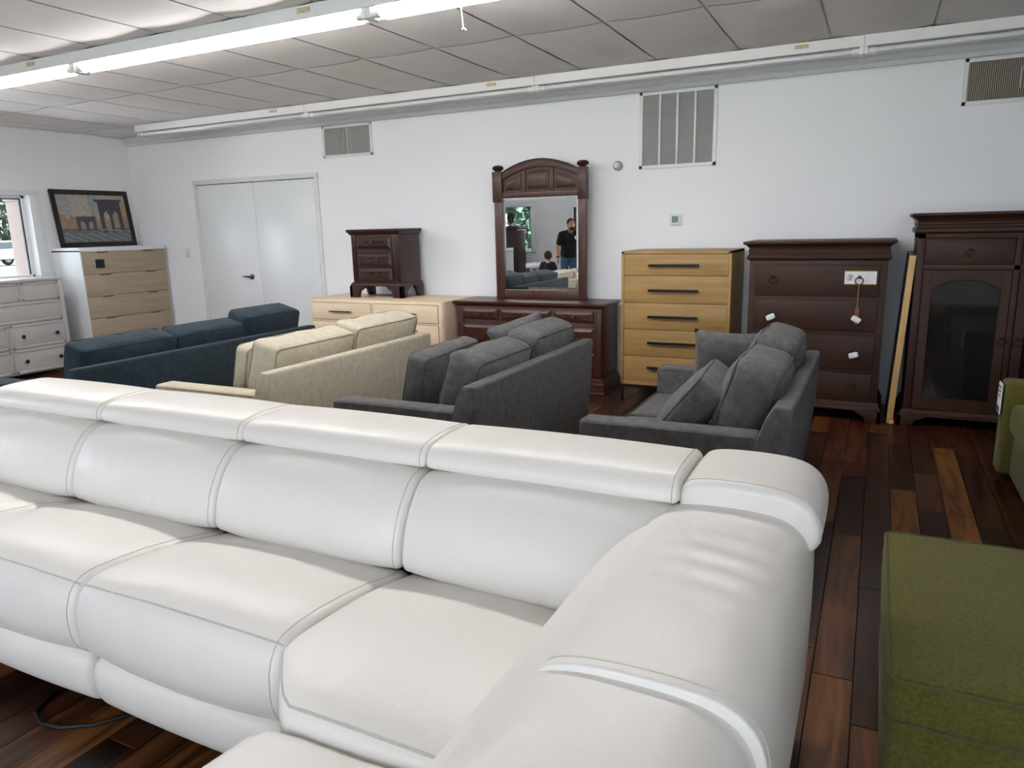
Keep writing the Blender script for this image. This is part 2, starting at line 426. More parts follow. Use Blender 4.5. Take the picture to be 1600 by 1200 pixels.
def seen_zone(x0, x1, y0, y1):
    for (a, b, c, d) in ((-.2, 1.7, 1.4, 6.3), (-3.3, -.95, .2, 1.5), (-2.3, -.9, 4.4, 6.3), (-8.0, -5.0, 3.4, 5.3)):
        if x1 > a and x0 < b and y1 > c and y0 < d and any(in_frame((x, y, 0)) for x in (x0, x1) for y in (y0, (y0+y1)/2, y1)): return True
    return False
rest = []; PW = .124; i = 0; x = XL
rnd = random.Random(3)
while x < XR-.01:
    x1 = min(x+PW, XR); y = YF-rnd.random()*1.1
    while y < YB:
        ln = rnd.choice((.62, .92, 1.22)); y1 = min(y+ln, YB); ya = max(y, YF); t = rnd.random()**1.25
        if y1-ya > .02:
            if seen_zone(x, x1, ya, y1): plank_mesh('plank', [(x, x1, ya, y1, t)])
            else: rest.append((x, x1, ya, y1, t))
        y += ln
    x = x1
tag(plank_mesh('planks_beyond', rest), kind='stuff')

# ceiling: lay-in tiles in a tee grid
ceil = MB().box(XL-.2, XR+.2, YF-.2, YB+.2, CZ+.2, CZ+.3).build('ceiling', 'dark_gap', smooth=0)
tag(ceil, 'suspended ceiling of grey textured tiles in a thin grid', 'ceiling', kind='structure')
GX0, GY0, TX, TY = -7.70927, 4.59556, .6096, 1.2192
xs = [GX0+TX*k for k in range(-2, 22) if XL < GX0+TX*k < XR]; xs = [XL]+xs+[XR]
ys = [GY0+TY*k for k in range(-8, 3) if YF < GY0+TY*k < YB-.03]; ys = [YF]+ys+[YB]
def tile_mesh(w, d, n=5, m=6):
    vs = []; fs = []
    for i in range(n+1):
        for j in range(m+1):
            a, b = i/n*2-1, j/m*2-1
            vs.append((a*w/2, b*d/2, .012-.022*(1-a*a)*(1-.5*b*b)-.006*(1-b*b)))
    for i in range(n):
        for j in range(m): fs.append((i*(m+1)+j, i*(m+1)+j+1, (i+1)*(m+1)+j+1, (i+1)*(m+1)+j))
    me = bpy.data.meshes.new('ceiling_tile'); me.from_pydata(vs, [], fs); me.materials.append(MATS['ceiling_tile'])
    me.polygons.foreach_set('use_smooth', [True]*len(fs)); return me
TM = {}
hidden_tiles = []
for i in range(len(xs)-1):
    for j in range(len(ys)-1):
        w, d = xs[i+1]-xs[i]-.013, ys[j+1]-ys[j]-.010
        key = (round(w, 3), round(d, 3))
        if key not in TM: TM[key] = tile_mesh(w, d)
        c = Vector(((xs[i]+xs[i+1])/2, (ys[j]+ys[j+1])/2, CZ))
        o = bpy.data.objects.new('ceiling_tile', TM[key]); COL.objects.link(o); o.parent = ceil; o.location = c-ceil.location
for x in xs[1:-1]:
    MB().box(x-.014, x+.014, YF, YB-.005, CZ+.016, CZ+.03).build('grid_bar', 'grid_white', ceil, smooth=0)
for y in ys[1:-1]:
    MB().box(XL, XR, y-.012, y+.012, CZ+.017, CZ+.03).build('grid_bar', 'grid_white', ceil, smooth=0)
# crown strip along the back wall, wall angle on the left wall
m = MB(); m.prism([(YB, 2.556), (YB-.018, 2.560), (YB-.022, 2.592), (YB-.034, 2.598), (YB-.034, 2.606), (YB-.012, 2.612), (YB-.010, CZ-.002), (YB, CZ-.002)], 'x', XL, XR)
tag(m.build('trim_1', 'white_trim', smooth=20), 'pale moulded strip along the top of the long wall', 'trim', kind='structure')
m = MB(); m.box(XL, XL+.025, YF, YB-.035, CZ-.022, CZ-.008)
tag(m.build('trim_2', 'white_trim', smooth=0), 'thin ceiling edge strip on the window side wall', 'trim', kind='structure')
m = MB(); m.box(XL+.02, XR, YB-.014, YB, 0, .10, .003)
tag(m.build('baseboard_back', 'white_trim', smooth=30), 'white baseboard along the long wall', 'baseboard', kind='structure')

# windows
def window(name, axis, a0, a1, z0, z1, label, mull=None):
    ax = axis
    def B(m, a, b, p0, p1, c, d, bv=.004):   # p = depth from the inner wall face, negative = outside
        if ax == 'y': m.box(XL+p0, XL+p1, a, b, c, d, bv)
        else: m.box(a, b, YF+p0, YF+p1, c, d, bv)
    loc = (XL, (a0+a1)/2, z0) if ax == 'y' else ((a0+a1)/2, YF, z0)
    t = thing(name, loc, label, 'window', kind='structure')
    m = MB(); g = .11
    B(m, a0-g, a0+.004, -.0, .014, z0-.02, z1+.045); B(m, a1-.004, a1+g, 0, .014, z0-.02, z1+.045); B(m, a0-g, a1+g, 0, .016, z1-.004, z1+.045)
    m.build('casing', 'lacquer_white', t)
    m = MB(); B(m, a0-g, a1+g, -.15, .05, z0-.03, z0+.004); m.build('sill', 'lacquer_white', t)
    m = MB(); f = .035
    B(m, a0, a0+f, -.15, -.10, z0, z1); B(m, a1-f, a1, -.15, -.10, z0, z1); B(m, a0, a1, -.15, -.10, z1-f, z1); B(m, a0, a1, -.15, -.10, z0, z0+f)
    m.build('sash', 'lacquer_white', t)
    m = MB(); e = .012
    B(m, a0+f, a0+f+e, -.135, -.115, z0+f, z1-f, 0); B(m, a1-f-e, a1-f, -.135, -.115, z0+f, z1-f, 0); B(m, a0+f, a1-f, -.135, -.115, z1-f-e, z1-f, 0)
    m.build('gasket', 'black_plastic', t)
    m = MB(); B(m, a0+f, a1-f, -.128, -.124, z0+f, z1-f, 0); m.build('pane', 'glass_pane', t, smooth=0)
window('window_1', 'y', *WINDOWS_LEFT[0], 'white framed window beside the leaning painting, lawn and car outside')
window('window_2', 'y', *WINDOWS_LEFT[1], 'wide white framed window in the side wall, nearer the entrance')
lab = ['white framed window seen in the dresser mirror', 'window added behind the camera for daylight, nearest the mirrored man', 'window added behind the camera for daylight, nearest the white sectional', 'window added behind the camera for daylight, nearest the green ottoman', 'window added behind the camera for daylight, nearest the green sofa']
for k, w in enumerate(WINDOWS_FRONT): window('window_%d' % (k+3), 'x', *w, lab[k])

# double door in the back wall
D0, D1, DZ = -7.372, -5.563, 2.036; DC = (D0+D1)/2+.005
t = thing('door_1', ((D0+D1)/2, YB, 0), 'pair of flat white doors with a lever handle beside the light switch', 'door', kind='structure')
m = MB(); m.box(D0-.055, D0-.004, YB-.016, YB, 0, DZ+.055, .004); m.box(D1+.004, D1+.055, YB-.016, YB, 0, DZ+.055, .004); m.box(D0-.055, D1+.055, YB-.017, YB, DZ+.004, DZ+.055, .004)
m.build('casing', 'white_trim', t)
MB().box(D0-.004, D1+.004, YB-.003, YB, 0, DZ+.004).build('door_gap', 'dark_gap', t, smooth=0)
for a, b, s in ((D0, DC-.002, 0), (DC+.002, D1, 1)):
    lf = MB().box(a, b, YB-.012, YB-.002, .012, DZ-.004, .003).build('door_leaf', 'door_paint', t)
    for hz in (.25, 1.05, 1.83):
        hx = a if s == 0 else b
        MB().box(hx-.011, hx+.011, YB-.022, YB-.01, hz-.05, hz+.05, .003).build('hinge', 'white_trim', lf)
m = MB(); kx, kz = -6.60, .965
m.lathe([(.033, 0), (.033, -.012), (.012, -.018), (.012, -.05)], (kx, YB-.012, kz), 18, 'y')
m.build('handle_rose', 'nickel', t)
m = MB(); m.tube([(kx, YB-.06, kz), (kx-.03, YB-.062, kz+.002), (kx-.07, YB-.06, kz+.004), (kx-.105, YB-.056, kz)], [.012, .011, .009, .008], 8); m.build('lever', 'nickel', t)

# wall fittings
m = thing('light_switch', (-7.652, YB, 1.19), 'small white rocker light switch left of the double door', 'switch')
MB().box(-7.687, -7.617, YB-.008, YB, 1.19, 1.305, .004).build('plate', 'white_trim', m); MB().box(-7.664, -7.640, YB-.014, YB-.006, 1.225, 1.27, .003).build('rocker', 'lacquer_white', m)
t = thing('motion_sensor', (-2.116, YB, 1.92), 'round grey sensor with white dome on the wall by the mirror', 'sensor')
MB().lathe([(.042, 0), (.042, -.018), (.036, -.026), (.0, -.026)], (-2.116, YB, 1.968), 24, 'y').build('ring', 'sensor_grey', t)
MB().ball((-2.124, YB-.026, 1.970), .025, .02, .025).build('dome', 'fixture_white', t)
t = thing('thermostat', (-1.587, YB, 1.43), 'white square thermostat with green screen above the oak chest', 'thermostat')
MB().box(-1.65, -1.53, YB-.006, YB, 1.435, 1.54, .003).build('back_plate', 'lacquer_white', t)
MB().box(-1.635, -1.55, YB-.03, YB-.004, 1.446, 1.53, .006).build('body', 'fixture_white', t)
MB().box(-1.62, -1.565, YB-.032, YB-.028, 1.465, 1.52).build('screen', 'lcd_green', t, smooth=0)

def register(x0, x1, z0, z1, label, ribs, slat_mat, cat='air vent'):
    t = thing('air_register', ((x0+x1)/2, YB, z0), label, cat)
    f = .028; m = MB()
    for a, b, c, d in ((x0, x1, z0, z0+f), (x0, x1, z1-f, z1), (x0, x0+f, z0, z1), (x1-f, x1, z0, z1)): m.box(a, b, YB-.012, YB, c, d, .003)
    m.build('frame', 'white_trim', t)
    MB().box(x0+f, x1-f, YB-.003, YB-.001, z0+f, z1-f).build('duct_shadow', 'dark_gap', t, smooth=0)
    m = MB(); n = int((x1-x0-2*f)/.0125)
    for k in range(n):
        x = x0+f+(k+.5)*(x1-x0-2*f)/n; m.box(x-.0035, x+.0035, YB-.012, YB-.003, z0+f, z1-f)
    tag(m.build('louvers', slat_mat, t, smooth=0), kind='stuff')
    m = MB(); xc = x0+(x1-x0)*ribs; m.box(xc-.012, xc+.012, YB-.016, YB-.004, z0+f, z1-f, .002); m.build('center_bar', slat_mat, t)
    for sx in (xc-.05, xc+.05): MB().box(sx-.006, sx+.006, YB-.017, YB-.005, z0+.09, z1-.09, .002).build('lever_bar', 'vent_metal', t)
register(-5.405, -4.755, 2.228, 2.553, 'square wall vent high above the pair of doors', .52, 'vent_metal')
register(.455, 1.09, 2.235, 2.553, 'wall vent with tan upright louvers above the armoire', .62, 'vent_tan')
x0, x1, z0, z1 = -1.925, -1.268, 1.925, 2.556
t = thing('return_grille', ((x0+x1)/2, YB, z0), 'large white return air grille in four columns beside the sensor', 'air vent'); f = .03; m = MB()
for a, b, c, d in ((x0, x1, z0, z0+f), (x0, x1, z1-f, z1), (x0, x0+f, z0, z1), (x1-f, x1, z0, z1)): m.box(a, b, YB-.014, YB, c, d, .003)
m.build('frame', 'lacquer_white', t)
MB().box(x0+f, x1-f, YB-.003, YB-.001, z0+f, z1-f).build('duct_shadow', 'sensor_grey', t, smooth=0)
w = (x1-x0-2*f)/4
for k in range(1, 4): MB().box(x0+f+k*w-.008, x0+f+k*w+.008, YB-.016, YB-.002, z0+f, z1-f, .002).build('mullion', 'lacquer_white', t)
m = MB(); n = 42
for k in range(n):
    z = z0+f+(k+.5)*(z1-z0-2*f)/n
    m.raw([(x0+f, YB-.011, z-.006), (x1-f, YB-.011, z-.006), (x1-f, YB-.003, z+.005), (x0+f, YB-.003, z+.005)], [(0, 1, 2, 3)])
tag(m.build('louvers', 'vent_metal', t, smooth=0), kind='stuff')

# fluorescent strip fixtures, eight feet each
def fixture(x0, y, lit, label, group):
    L = 2.4384; x1 = x0+L; t = thing('strip_light', ((x0+x1)/2, y, CZ-.12), label, 'ceiling light', group)
    m = MB(); m.prism([(y-.082, CZ-.002), (y-.088, CZ-.072), (y-.084, CZ-.075), (y-.074, CZ-.066), (y+.074, CZ-.066), (y+.084, CZ-.075), (y+.088, CZ-.072), (y+.082, CZ-.002)], 'x', x0+.001, x1-.001); m.build('housing', 'fixture_white', t, smooth=25)
    for s in (-1, 1):
        yy = y+s*.032
        m = MB(); m.lathe([(.006, .035), (.018, .036), (.019, .05), (.019, L-.05), (.018, L-.036), (.006, L-.035)], (x0, yy, CZ-.095), 12, 'x'); m.build('tube', 'lit_tube' if lit else 'dead_tube', t)
    for xe, d in ((x0, 1), (x1, -1)):
        m = MB(); m.box(min(xe, xe+d*.028), max(xe, xe+d*.028), y-.062, y+.062, CZ-.118, CZ-.06, .004)
        for s in (-1, 1): m.lathe([(.021, 0), (.023, .03), (.021, .055)] if d > 0 else [(.021, -.055), (.023, -.03), (.021, 0)], (xe+d*.02, y+s*.032, CZ-.095), 12, 'x')
        m.build('lamp_holder', 'fixture_white', t)
    for q in (.5,):
        MB().box(x0+L*q-.03, x0+L*q+.03, y-.078, y+.078, CZ-.070, CZ-.05, .004).build('clip', 'fixture_white', t)
    MB().box(x0+L*.82, x0+L*.82+.09, y-.0885, y-.0820, CZ-.042, CZ-.016).build('sticker', 'sticker', t, smooth=0)
where = ['end unit nearest the room corner', 'unit above the double doors and nightstand', 'unit above the dresser mirror', 'unit above the dark chest and armoire']
for k in range(4): fixture(-7.505+2.4384*k+.0008*k, 5.86, False, 'unlit white strip light along the long wall, '+where[k], 'unlit strip lights along the long wall')
where = ['unit cut by the left edge of the picture', 'full middle unit', 'unit with the pull cord, cut by the top edge']
for k in range(3): fixture(-7.37+2.4384*k, 3.435, True, 'glowing strip light over the sofas, '+where[k], 'lit strip lights over the sofas')
m = MB(); px, py = -2.02, 3.545
m.tube([(px, py, CZ-.005), (px+.004, py, CZ-.10), (px+.012, py, CZ-.19)], .003, 5); m.tube([(px+.012, py, CZ-.19), (px+.004, py, CZ-.20)], .003, 5); m.tube([(px+.012, py, CZ-.19), (px+.03, py, CZ-.205)], .003, 5)
m.tube([(px-.006, py, CZ-.005), (px, py, CZ-.05), (px+.003, py, CZ-.10)], .004, 5)
tag(m.build('pull_cord', 'paper_white'), 'short white pull cord hanging below the lit ceiling tiles', 'cord')
# ================================================================== white leather power sectional
WS = thing('sectional_sofa', (-1.9, 1.65, 0), 'large white leather reclining sectional sofa with headrests and wide side', 'sofa')
LEA, SEAM = 'leather_white', 'leather_seam'
seat_p = [(1.68, .34), (1.68, .455), (1.60, .468), (1.47, .500), (1.30, .522), (1.19, .524), (1.145, .512), (1.118, .478), (1.104, .42), (1.108, .35), (1.132, .300), (1.18, .278), (1.35, .275)]
foot_p = [(1.16, .285), (1.128, .265), (1.120, .215), (1.132, .15), (1.165, .115), (1.22, .11), (1.24, .16), (1.24, .285)]
back_p = [(1.70, .476), (1.622, .478), (1.604, .505), (1.612, .56), (1.632, .62), (1.672, .685), (1.722, .732), (1.77, .742), (1.84, .735), (1.92, .60), (1.90, .48), (1.80, .476)]
head_p = [(1.82, .742), (1.775, .748), (1.762, .758), (1.764, .785), (1.784, .812), (1.82, .822), (1.88, .827), (1.96, .828), (2.03, .824), (2.07, .808), (2.09, .78), (2.10, .735), (2.06, .705), (1.92, .70)]
EX = [-3.47, -2.705, -1.945, -1.188, -.415]
def ring(mb, st, lo, hi):
    """points of one profile ring of a loft, counted from the end"""
    mb.bm.verts.ensure_lookup_table(); m = len(mb.P); q = len(mb.bm.verts)//m; i = st % q
    return [mb.bm.verts[i*m+j].co.copy() for j in range(int(m*lo), int(m*hi))]
def across(mb, target, s0=1, s1=-1):
    """points of the loft along its length, at the profile point nearest the target"""
    mb.bm.verts.ensure_lookup_table(); m = len(mb.P); q = len(mb.bm.verts)//m; j = min(range(m), key=lambda k: (mb.P[k]-Vector(target)).length)
    return [mb.bm.verts[i*m+j].co.copy() for i in range(q)][s0:s1]
def seam(pts, parent, r=.0016, name='seam'):
    MB().tube(pts, r, 5).build(name, SEAM, parent)
for k in range(4):
    a, b = EX[k], EX[k+1]
    mb = MB().loft(head_p, a+.0015, b-.0015, .016, bulge=.005); pts = ring(mb, -5, .05, .75)
    hd = mb.build('headrest', LEA, WS, 60); seam(pts, hd)
    mb = MB().loft(back_p, a+.002, (b if k < 3 else -.40)-.002, .020, bulge=.018, wr=.0008); pts = ring(mb, -5, .04, .62)
    bk = mb.build('backrest', LEA, WS, 60)
    if k == 3: continue
    seam(pts, bk)
    mb = MB().loft(seat_p, a+.002, b-.002, .022, bulge=.022, wr=.0008); pts = ring(mb, -5, .08, .85); fr = across(mb, (1.148, .508), 2, -2)
    st = mb.build('seat_cushion', LEA, WS, 60); seam(pts, st); seam(fr, st, .0026)
    MB().loft(foot_p, a+.004, b-.004, .03, bulge=.008).build('footrest', LEA, WS, 60)
MB().box(-3.46, -.42, 1.96, 2.085, .06, .76, .03, 3).build('back_shell', LEA, WS, 40)
MB().box(-3.46, -.45, 1.26, 2.0, .06, .40, .01).build('base', 'black_plastic', WS, 40)
for fx in (-3.4, -2.7, -1.95, -1.2):
    for fy in (1.30, 2.02): MB().lathe([(.022, 0), (.025, .005), (.025, .065)], (fx, fy, 0), 10).build('foot', 'black_plastic', WS)
# left arm
MB().loft([(-3.74, .1), (-3.74, .5), (-3.72, .58), (-3.66, .61), (-3.56, .61), (-3.50, .58), (-3.475, .5), (-3.475, .1)], 1.12, 2.08, .04, axis='y', bulge=.005).build('arm', LEA, WS, 60)
# corner seat and return seats
cs = MB().loft([(1.68, .34), (1.68, .455), (1.60, .468), (1.47, .498), (1.32, .514), (1.15, .520), (1.03, .518), (.985, .510), (.964, .490), (.960, .45), (.964, .38), (.99, .30), (1.2, .29)], -1.186, -.62, .020, bulge=.014, n=14)
for v in cs.bm.verts:
    x, y, z = v.co; ymin = .962+max(0, min(1, (-1.02-x)/.166))**1.2*.165
    if y < 1.25: v.co.y = 1.25-(1.25-y)*(1.25-ymin)/(1.25-.962)
fr = across(cs, (.975, .502), 3, -2); csf = cs.build('corner_seat', LEA, WS, 60); seam(fr, csf, .0032)
MB().pad([(-1.075, .90), (-1.04, .945), (-.96, .957), (-.80, .957), (-.64, .957), (-.64, .55), (-.64, .15), (-.86, .15), (-1.09, .17), (-1.10, .5), (-1.09, .80)][::-1], .28, .488, .045, .016).build('return_seat', LEA, WS, 60)
MB().pad([(-1.085, .14), (-.86, .14), (-.64, .14), (-.64, -.3), (-.64, -.6), (-.86, -.6), (-1.085, -.6), (-1.085, -.2)][::-1], .28, .468, .06, .02).build('return_seat', LEA, WS, 60)
MB().box(-1.06, -.6, -.6, 1.62, .07, .34, .03, 3).build('return_base', LEA, WS, 40)
# the wide side (back of the return section)
side_p = [(-.70, .30), (-.705, .43), (-.672, .495), (-.62, .575), (-.56, .655), (-.49, .712), (-.41, .738), (-.30, .742), (-.20, .738), (-.135, .712), (-.105, .655), (-.097, .55), (-.097, .30), (-.105, .10), (-.20, .08), (-.6, .08)]
MB().loft(side_p, -.62, 2.06, .03, axis='y', bulge=.0, n=24).build('return_backrest', LEA, WS, 60)
flap_p = [(-.485, .698), (-.46, .735), (-.40, .752), (-.30, .758), (-.19, .754), (-.130, .733), (-.096, .685), (-.086, .60), (-.088, .56), (-.102, .56), (-.112, .64), (-.15, .69), (-.20, .72), (-.32, .728), (-.42, .712)]
def creased(m):
    for v in m.bm.verts:
        x, y, z = v.co
        if z > .74 and 1.2 < y < 1.75: v.co.z += .0035*math.sin(70*(y+.16*x))*max(0, 1-abs(y-1.47)/.22)*max(0, 1-abs(x+.24)/.17)
    return m
mb = creased(MB().loft(flap_p, 1.008, 1.792, .006, axis='y', n=44)); pts = ring(mb, 5, .04, .55); fl = mb.build('headrest_flap', LEA, WS, 60); seam(pts, fl, .0016, 'stitching')
corner_p = [(-.42, .70), (-.418, .775), (-.405, .806), (-.36, .818), (-.25, .82), (-.15, .812), (-.098, .782), (-.074, .73), (-.078, .68), (-.105, .66), (-.25, .66)]
mb = MB().loft(corner_p, 1.782, 2.10, .022, axis='y', bulge=.004); pts = ring(mb, 4, .03, .72); cb = mb.build('corner_headrest', LEA, WS, 60); seam(pts, cb)
m = MB(); m.tube([(-.0965, 1.6, .52), (-.0955, 1.2, .52), (-.0955, .6, .52), (-.0965, -.4, .52)], .0025, 5); m.build('seam', SEAM, WS)
m = MB(); m.tube([(-2.32, 1.22, .006), (-2.27, 1.13, .006), (-2.20, 1.105, .006), (-2.12, 1.12, .006), (-2.04, 1.17, .007), (-1.98, 1.25, .008), (-1.95, 1.36, .008)], .006, 6)
tag(m.build('power_cord', 'cord_black'), 'thin black power cord looping on the floor under the white sectional', 'cord')

# ================================================================== fabric sofas facing left, backs to the right
def cmat(c, tilt, yaw=0, roll=0):
    s, k = math.sin(tilt), math.cos(tilt)
    M = Matrix(((0, s, k, 0), (1, 0, 0, 0), (0, k, -s, 0), (0, 0, 0, 1)))
    return Matrix.Translation(c) @ Matrix.Rotation(yaw, 4, 'Z') @ M @ Matrix.Rotation(roll, 4, 'Z')
def rim(hx, hy, z, r, k=5):
    pts = []
    for cx, cy, a0 in ((1, 1, 0), (-1, 1, 90), (-1, -1, 180), (1, -1, 270)):
        for i in range(k+1):
            a = math.radians(a0+90*i/k); pts.append((cx*(hx-r)+r*math.cos(a), cy*(hy-r)+r*math.sin(a), z))
    return pts
def box_cushion(name, parent, c, hx, hy, hz, mt, pip, tilt, yaw=0, roll=0, puff=.03, r=.04, label=None, cat=None, group=None, wr=.003):
    M = cmat(c, tilt, yaw, roll)
    o = MB().soft(hx, hy, hz, r, puff, 12, wr, M=M).build(name, mt, parent, 60)
    for s in (-1, 1):
        m = MB(); c_ = .27*r; pts = rim(hx-c_, hy-c_, s*(hz-c_), r)
        fine = []
        for i in range(len(pts)):
            a, b = Vector(pts[i]), Vector(pts[(i+1) % len(pts)]); n = 8 if (b-a).length > .1 else 1
            fine += [a+(b-a)*t/n for t in range(n)]
        q = []; tc = 1-((hz-c_)/hz)**2
        for p in fine:
            u, v = min(1, abs(p.x)/hx), min(1, abs(p.y)/hy); e = puff*.35*tc
            q.append((p.x+math.copysign(e*(1-v*v)*u**8, p.x), p.y+math.copysign(e*(1-u*u)*v**8, p.y), p.z+s*puff*(1-u*u)*(1-v*v)))
        m.tube(q, .0045, 5, True, M=M); m.build('piping', pip, o)
    if label: tag(o, label, cat, group)
    return o
def sofa(name, label, xb, xf, y0, y1, fab, pip, cush, zb=.73, arm_w=.14, back_mat=None, group=None, puff=.045, cr_=.05):
    t = thing(name, ((xb+xf)/2, (y0+y1)/2, 0), label, 'sofa', group)
    m = MB(); m.prism([(xb-.17, .10), (xb-.045, .10), (xb-.012, .45), (xb, zb-.012), (xb-.008, zb), (xb-.075, zb), (xb-.11, zb-.06), (xb-.21, .36)], 'y', y0, y1, .012)
    m.build('back_frame', back_mat or fab, t, 40)
    for a, b in ((y0+.004, y0+arm_w), (y1-arm_w, y1-.004)):
        ar = MB().box(xf, xb-.13, a, b, .10, .60, .022, 3).build('arm', fab, t, 50)
        m = MB(); yy = a+.004 if a < (y0+y1)/2 else b-.004
        for yy in (a+.004, b-.004): m.tube([(xf+.02, yy, .585), (xf+.3, yy, .588), (xb-.15, yy, .588)], .004, 5)
        m.tube([(xf+.003, a+.02, .588), (xf+.003, b-.02, .588)], .004, 5); m.build('piping', pip, ar)
    MB().box(xf+.03, xb-.1, y0+arm_w, y1-arm_w, .10, .30, .01).build('seat_base', fab, t, 40)
    n = 2 if y1-y0 < 1.7 else 3; w = (y1-y0-2*arm_w)/n
    for k in range(n):
        c = (xf+.36, y0+arm_w+w*(k+.5), .375)
        o = MB().soft(.36, w/2-.003, .075, .035, .018, 10, M=Matrix.Translation(c)).build('seat_cushion', fab, t, 60)
        m = MB(); m.tube(rim(.354, w/2-.009, .068, .035), .0045, 5, True, M=Matrix.Translation(c)); m.build('piping', pip, o)
    for a in (xf+.06, xb-.12):
        for b in (y0+.08, y1-.08): MB().lathe([(.018, 0), (.028, .11)], (a, b, 0), 10).build('leg', 'black_plastic', t)
    for c in cush: box_cushion('back_cushion', t, *c, fab, pip, math.radians(16), puff=puff, r=cr_, wr=.004)
    return t
G3 = 'throw pillows on the grey sofas'
LS = sofa('loveseat', 'charcoal grey loveseat beside the aisle, its back to the dark chest', -.255, -1.17, 2.99, 4.46, 'fabric_grey', 'piping_grey',
     [((-.475, 3.435, .65), .29, .215, .105), ((-.475, 4.03, .67), .29, .225, .105)])
GS = sofa('sofa', 'charcoal grey sofa in front of the cherry dresser', -1.645, -2.52, 2.90, 4.50, 'fabric_grey', 'piping_grey',
     [((-1.865, 3.40, .635), .32, .205, .10), ((-1.865, 4.06, .66), .32, .215, .10)])
BS = sofa('sofa', 'light beige fabric sofa in front of the tan dresser', -2.86, -3.80, 2.83, 4.42, 'fabric_beige', 'piping_beige',
     [((-3.10, 3.34, .645), .35, .215, .095), ((-3.10, 4.06, .665), .35, .215, .095)], puff=.03, cr_=.03)
US = sofa('sofa', 'long dark blue velvet sofa in front of the double doors', -4.02, -4.98, 2.52, 4.52, 'fabric_blue', 'piping_blue',
     [((-4.27, 2.98, .635), .33, .21, .095), ((-4.27, 3.62, .635), .31, .21, .095), ((-4.24, 4.16, .69), .28, .21, .10)], puff=.03, cr_=.032)
# loose pillows
def throw(c, hx, hy, T, mt, pip, tilt, yaw, roll, label, group=None):
    M = cmat(c, tilt, yaw, roll)
    t = thing('throw_pillow', (c[0], c[1], c[2]-hy), label, 'pillow', group)
    MB().pillow(hx, hy, T, 14, M=M).build('cover', mt, t, 80)
    return t
def boxed(c, hx, hy, hz, mt, pip, tilt, yaw, roll, label):
    t = thing('throw_pillow', (c[0], c[1], c[2]-hy), label, 'pillow')
    box_cushion('cover', t, c, hx, hy, hz, mt, pip, tilt, yaw, roll, puff=.035, r=.03)
R = math.radians
boxed((-.755, 3.41, .590), .25, .215, .07, 'fabric_grey', 'piping_grey', R(38), R(4), R(2), 'grey boxed pillow slumped on the loveseat nearest the white sectional')
throw((-.74, 4.24, .675), .19, .19, .085, 'fabric_grey', 'piping_grey', R(14), R(-82), R(-3), 'grey square pillow standing at the far arm of the loveseat')
boxed((-2.16, 3.42, .625), .29, .205, .06, 'fabric_grey', 'piping_grey', R(14), R(0), R(2), 'grey boxed pillow leaning out of the grey sofa, near end')
throw((-2.06, 4.27, .715), .19, .19, .085, 'fabric_grey', 'piping_grey', R(24), R(-62), R(20), 'grey pillow with pointed corners behind the cushions of the grey sofa')
boxed((-3.36, 3.36, .625), .28, .195, .05, 'fabric_beige', 'piping_beige', R(14), R(0), R(0), 'beige boxed pillow leaning in front of the beige sofa cushions')
throw((-4.47, 4.22, .685), .20, .20, .08, 'fabric_blue', 'piping_blue', R(18), R(0), R(10), 'dark blue pillow with its tip above the blue sofa')

# ================================================================== green pieces on the right
t = thing('ottoman', (.48, 2.12, 0), 'square olive green fabric ottoman beside the white sectional', 'ottoman')
o = MB().soft(.40, .445, .06, .03, .022, 12, M=Matrix.Translation((.485, 2.115, .395))).build('cushion', 'fabric_green', t, 60)
for z in (.447, .343):
    m = MB(); m.tube(rim(.397, .442, 0, .03), .0055, 6, True, M=Matrix.Translation((.485, 2.115, z))); m.build('piping', 'piping_green', o)
MB().box(.095, .875, 1.68, 2.55, .05, .345, .02, 3).build('base', 'fabric_green', t, 50)
for a in (.14, .83):
    for b in (1.73, 2.50): MB().lathe([(.02, 0), (.025, .055)], (a, b, 0), 10).build('foot', 'black_plastic', t)
t = thing('sofa', (1.2, 3.9, 0), 'olive green fabric sofa cut by the right edge beyond the ottoman', 'sofa')
for a, b in ((4.68, 4.85), (2.75, 2.92)):
    ar = MB().box(.68, 1.55, a, b, .04, .565, .022, 3).build('arm', 'fabric_green', t, 50)
    m = MB(); m.tube([(.684, a+.02, .06), (.684, a+.018, .55), (.70, a+.02, .562), (1.5, a+.02, .562)], .005, 5); m.build('piping', 'piping_green', ar)
MB().box(.74, 1.5, 2.92, 4.68, .04, .30, .015).build('seat_base', 'fabric_green', t, 40)
for k in range(2):
    c = (1.07, 2.92+.44+.88*k, .375); o = MB().soft(.36, .437, .08, .035, .02, 10, M=Matrix.Translation(c)).build('seat_cushion', 'fabric_green', t, 60)
    m = MB(); m.tube(rim(.356, .431, .072, .035), .005, 5, True, M=Matrix.Translation(c)); m.build('piping', 'piping_green', o)
    box_cushion('back_cushion', t, (1.36, 2.92+.44+.88*k, .64), .43, .2, .09, 'fabric_green', 'piping_green', R(14))
MB().prism([(1.45, .04), (1.6, .04), (1.68, .78), (1.58, .78)], 'y', 2.75, 4.85, .015).build('back_frame', 'fabric_green', t, 40)
m = MB(); m.box(.662, .668, 4.70, 4.80, .38, .55); tg = m.build('price_tag', 'paper_white', t, smooth=0)
for k, z in enumerate((.53, .505, .48)): MB().box(.6605, .6622, 4.715, 4.785-.012*k, z-.006, z+.004).build('print_line', 'paper_ink', tg, smooth=0)
MB().box(.6605, .6622, 4.705, 4.795, .385, .42).build('print_band', 'paper_ink', tg, smooth=0)
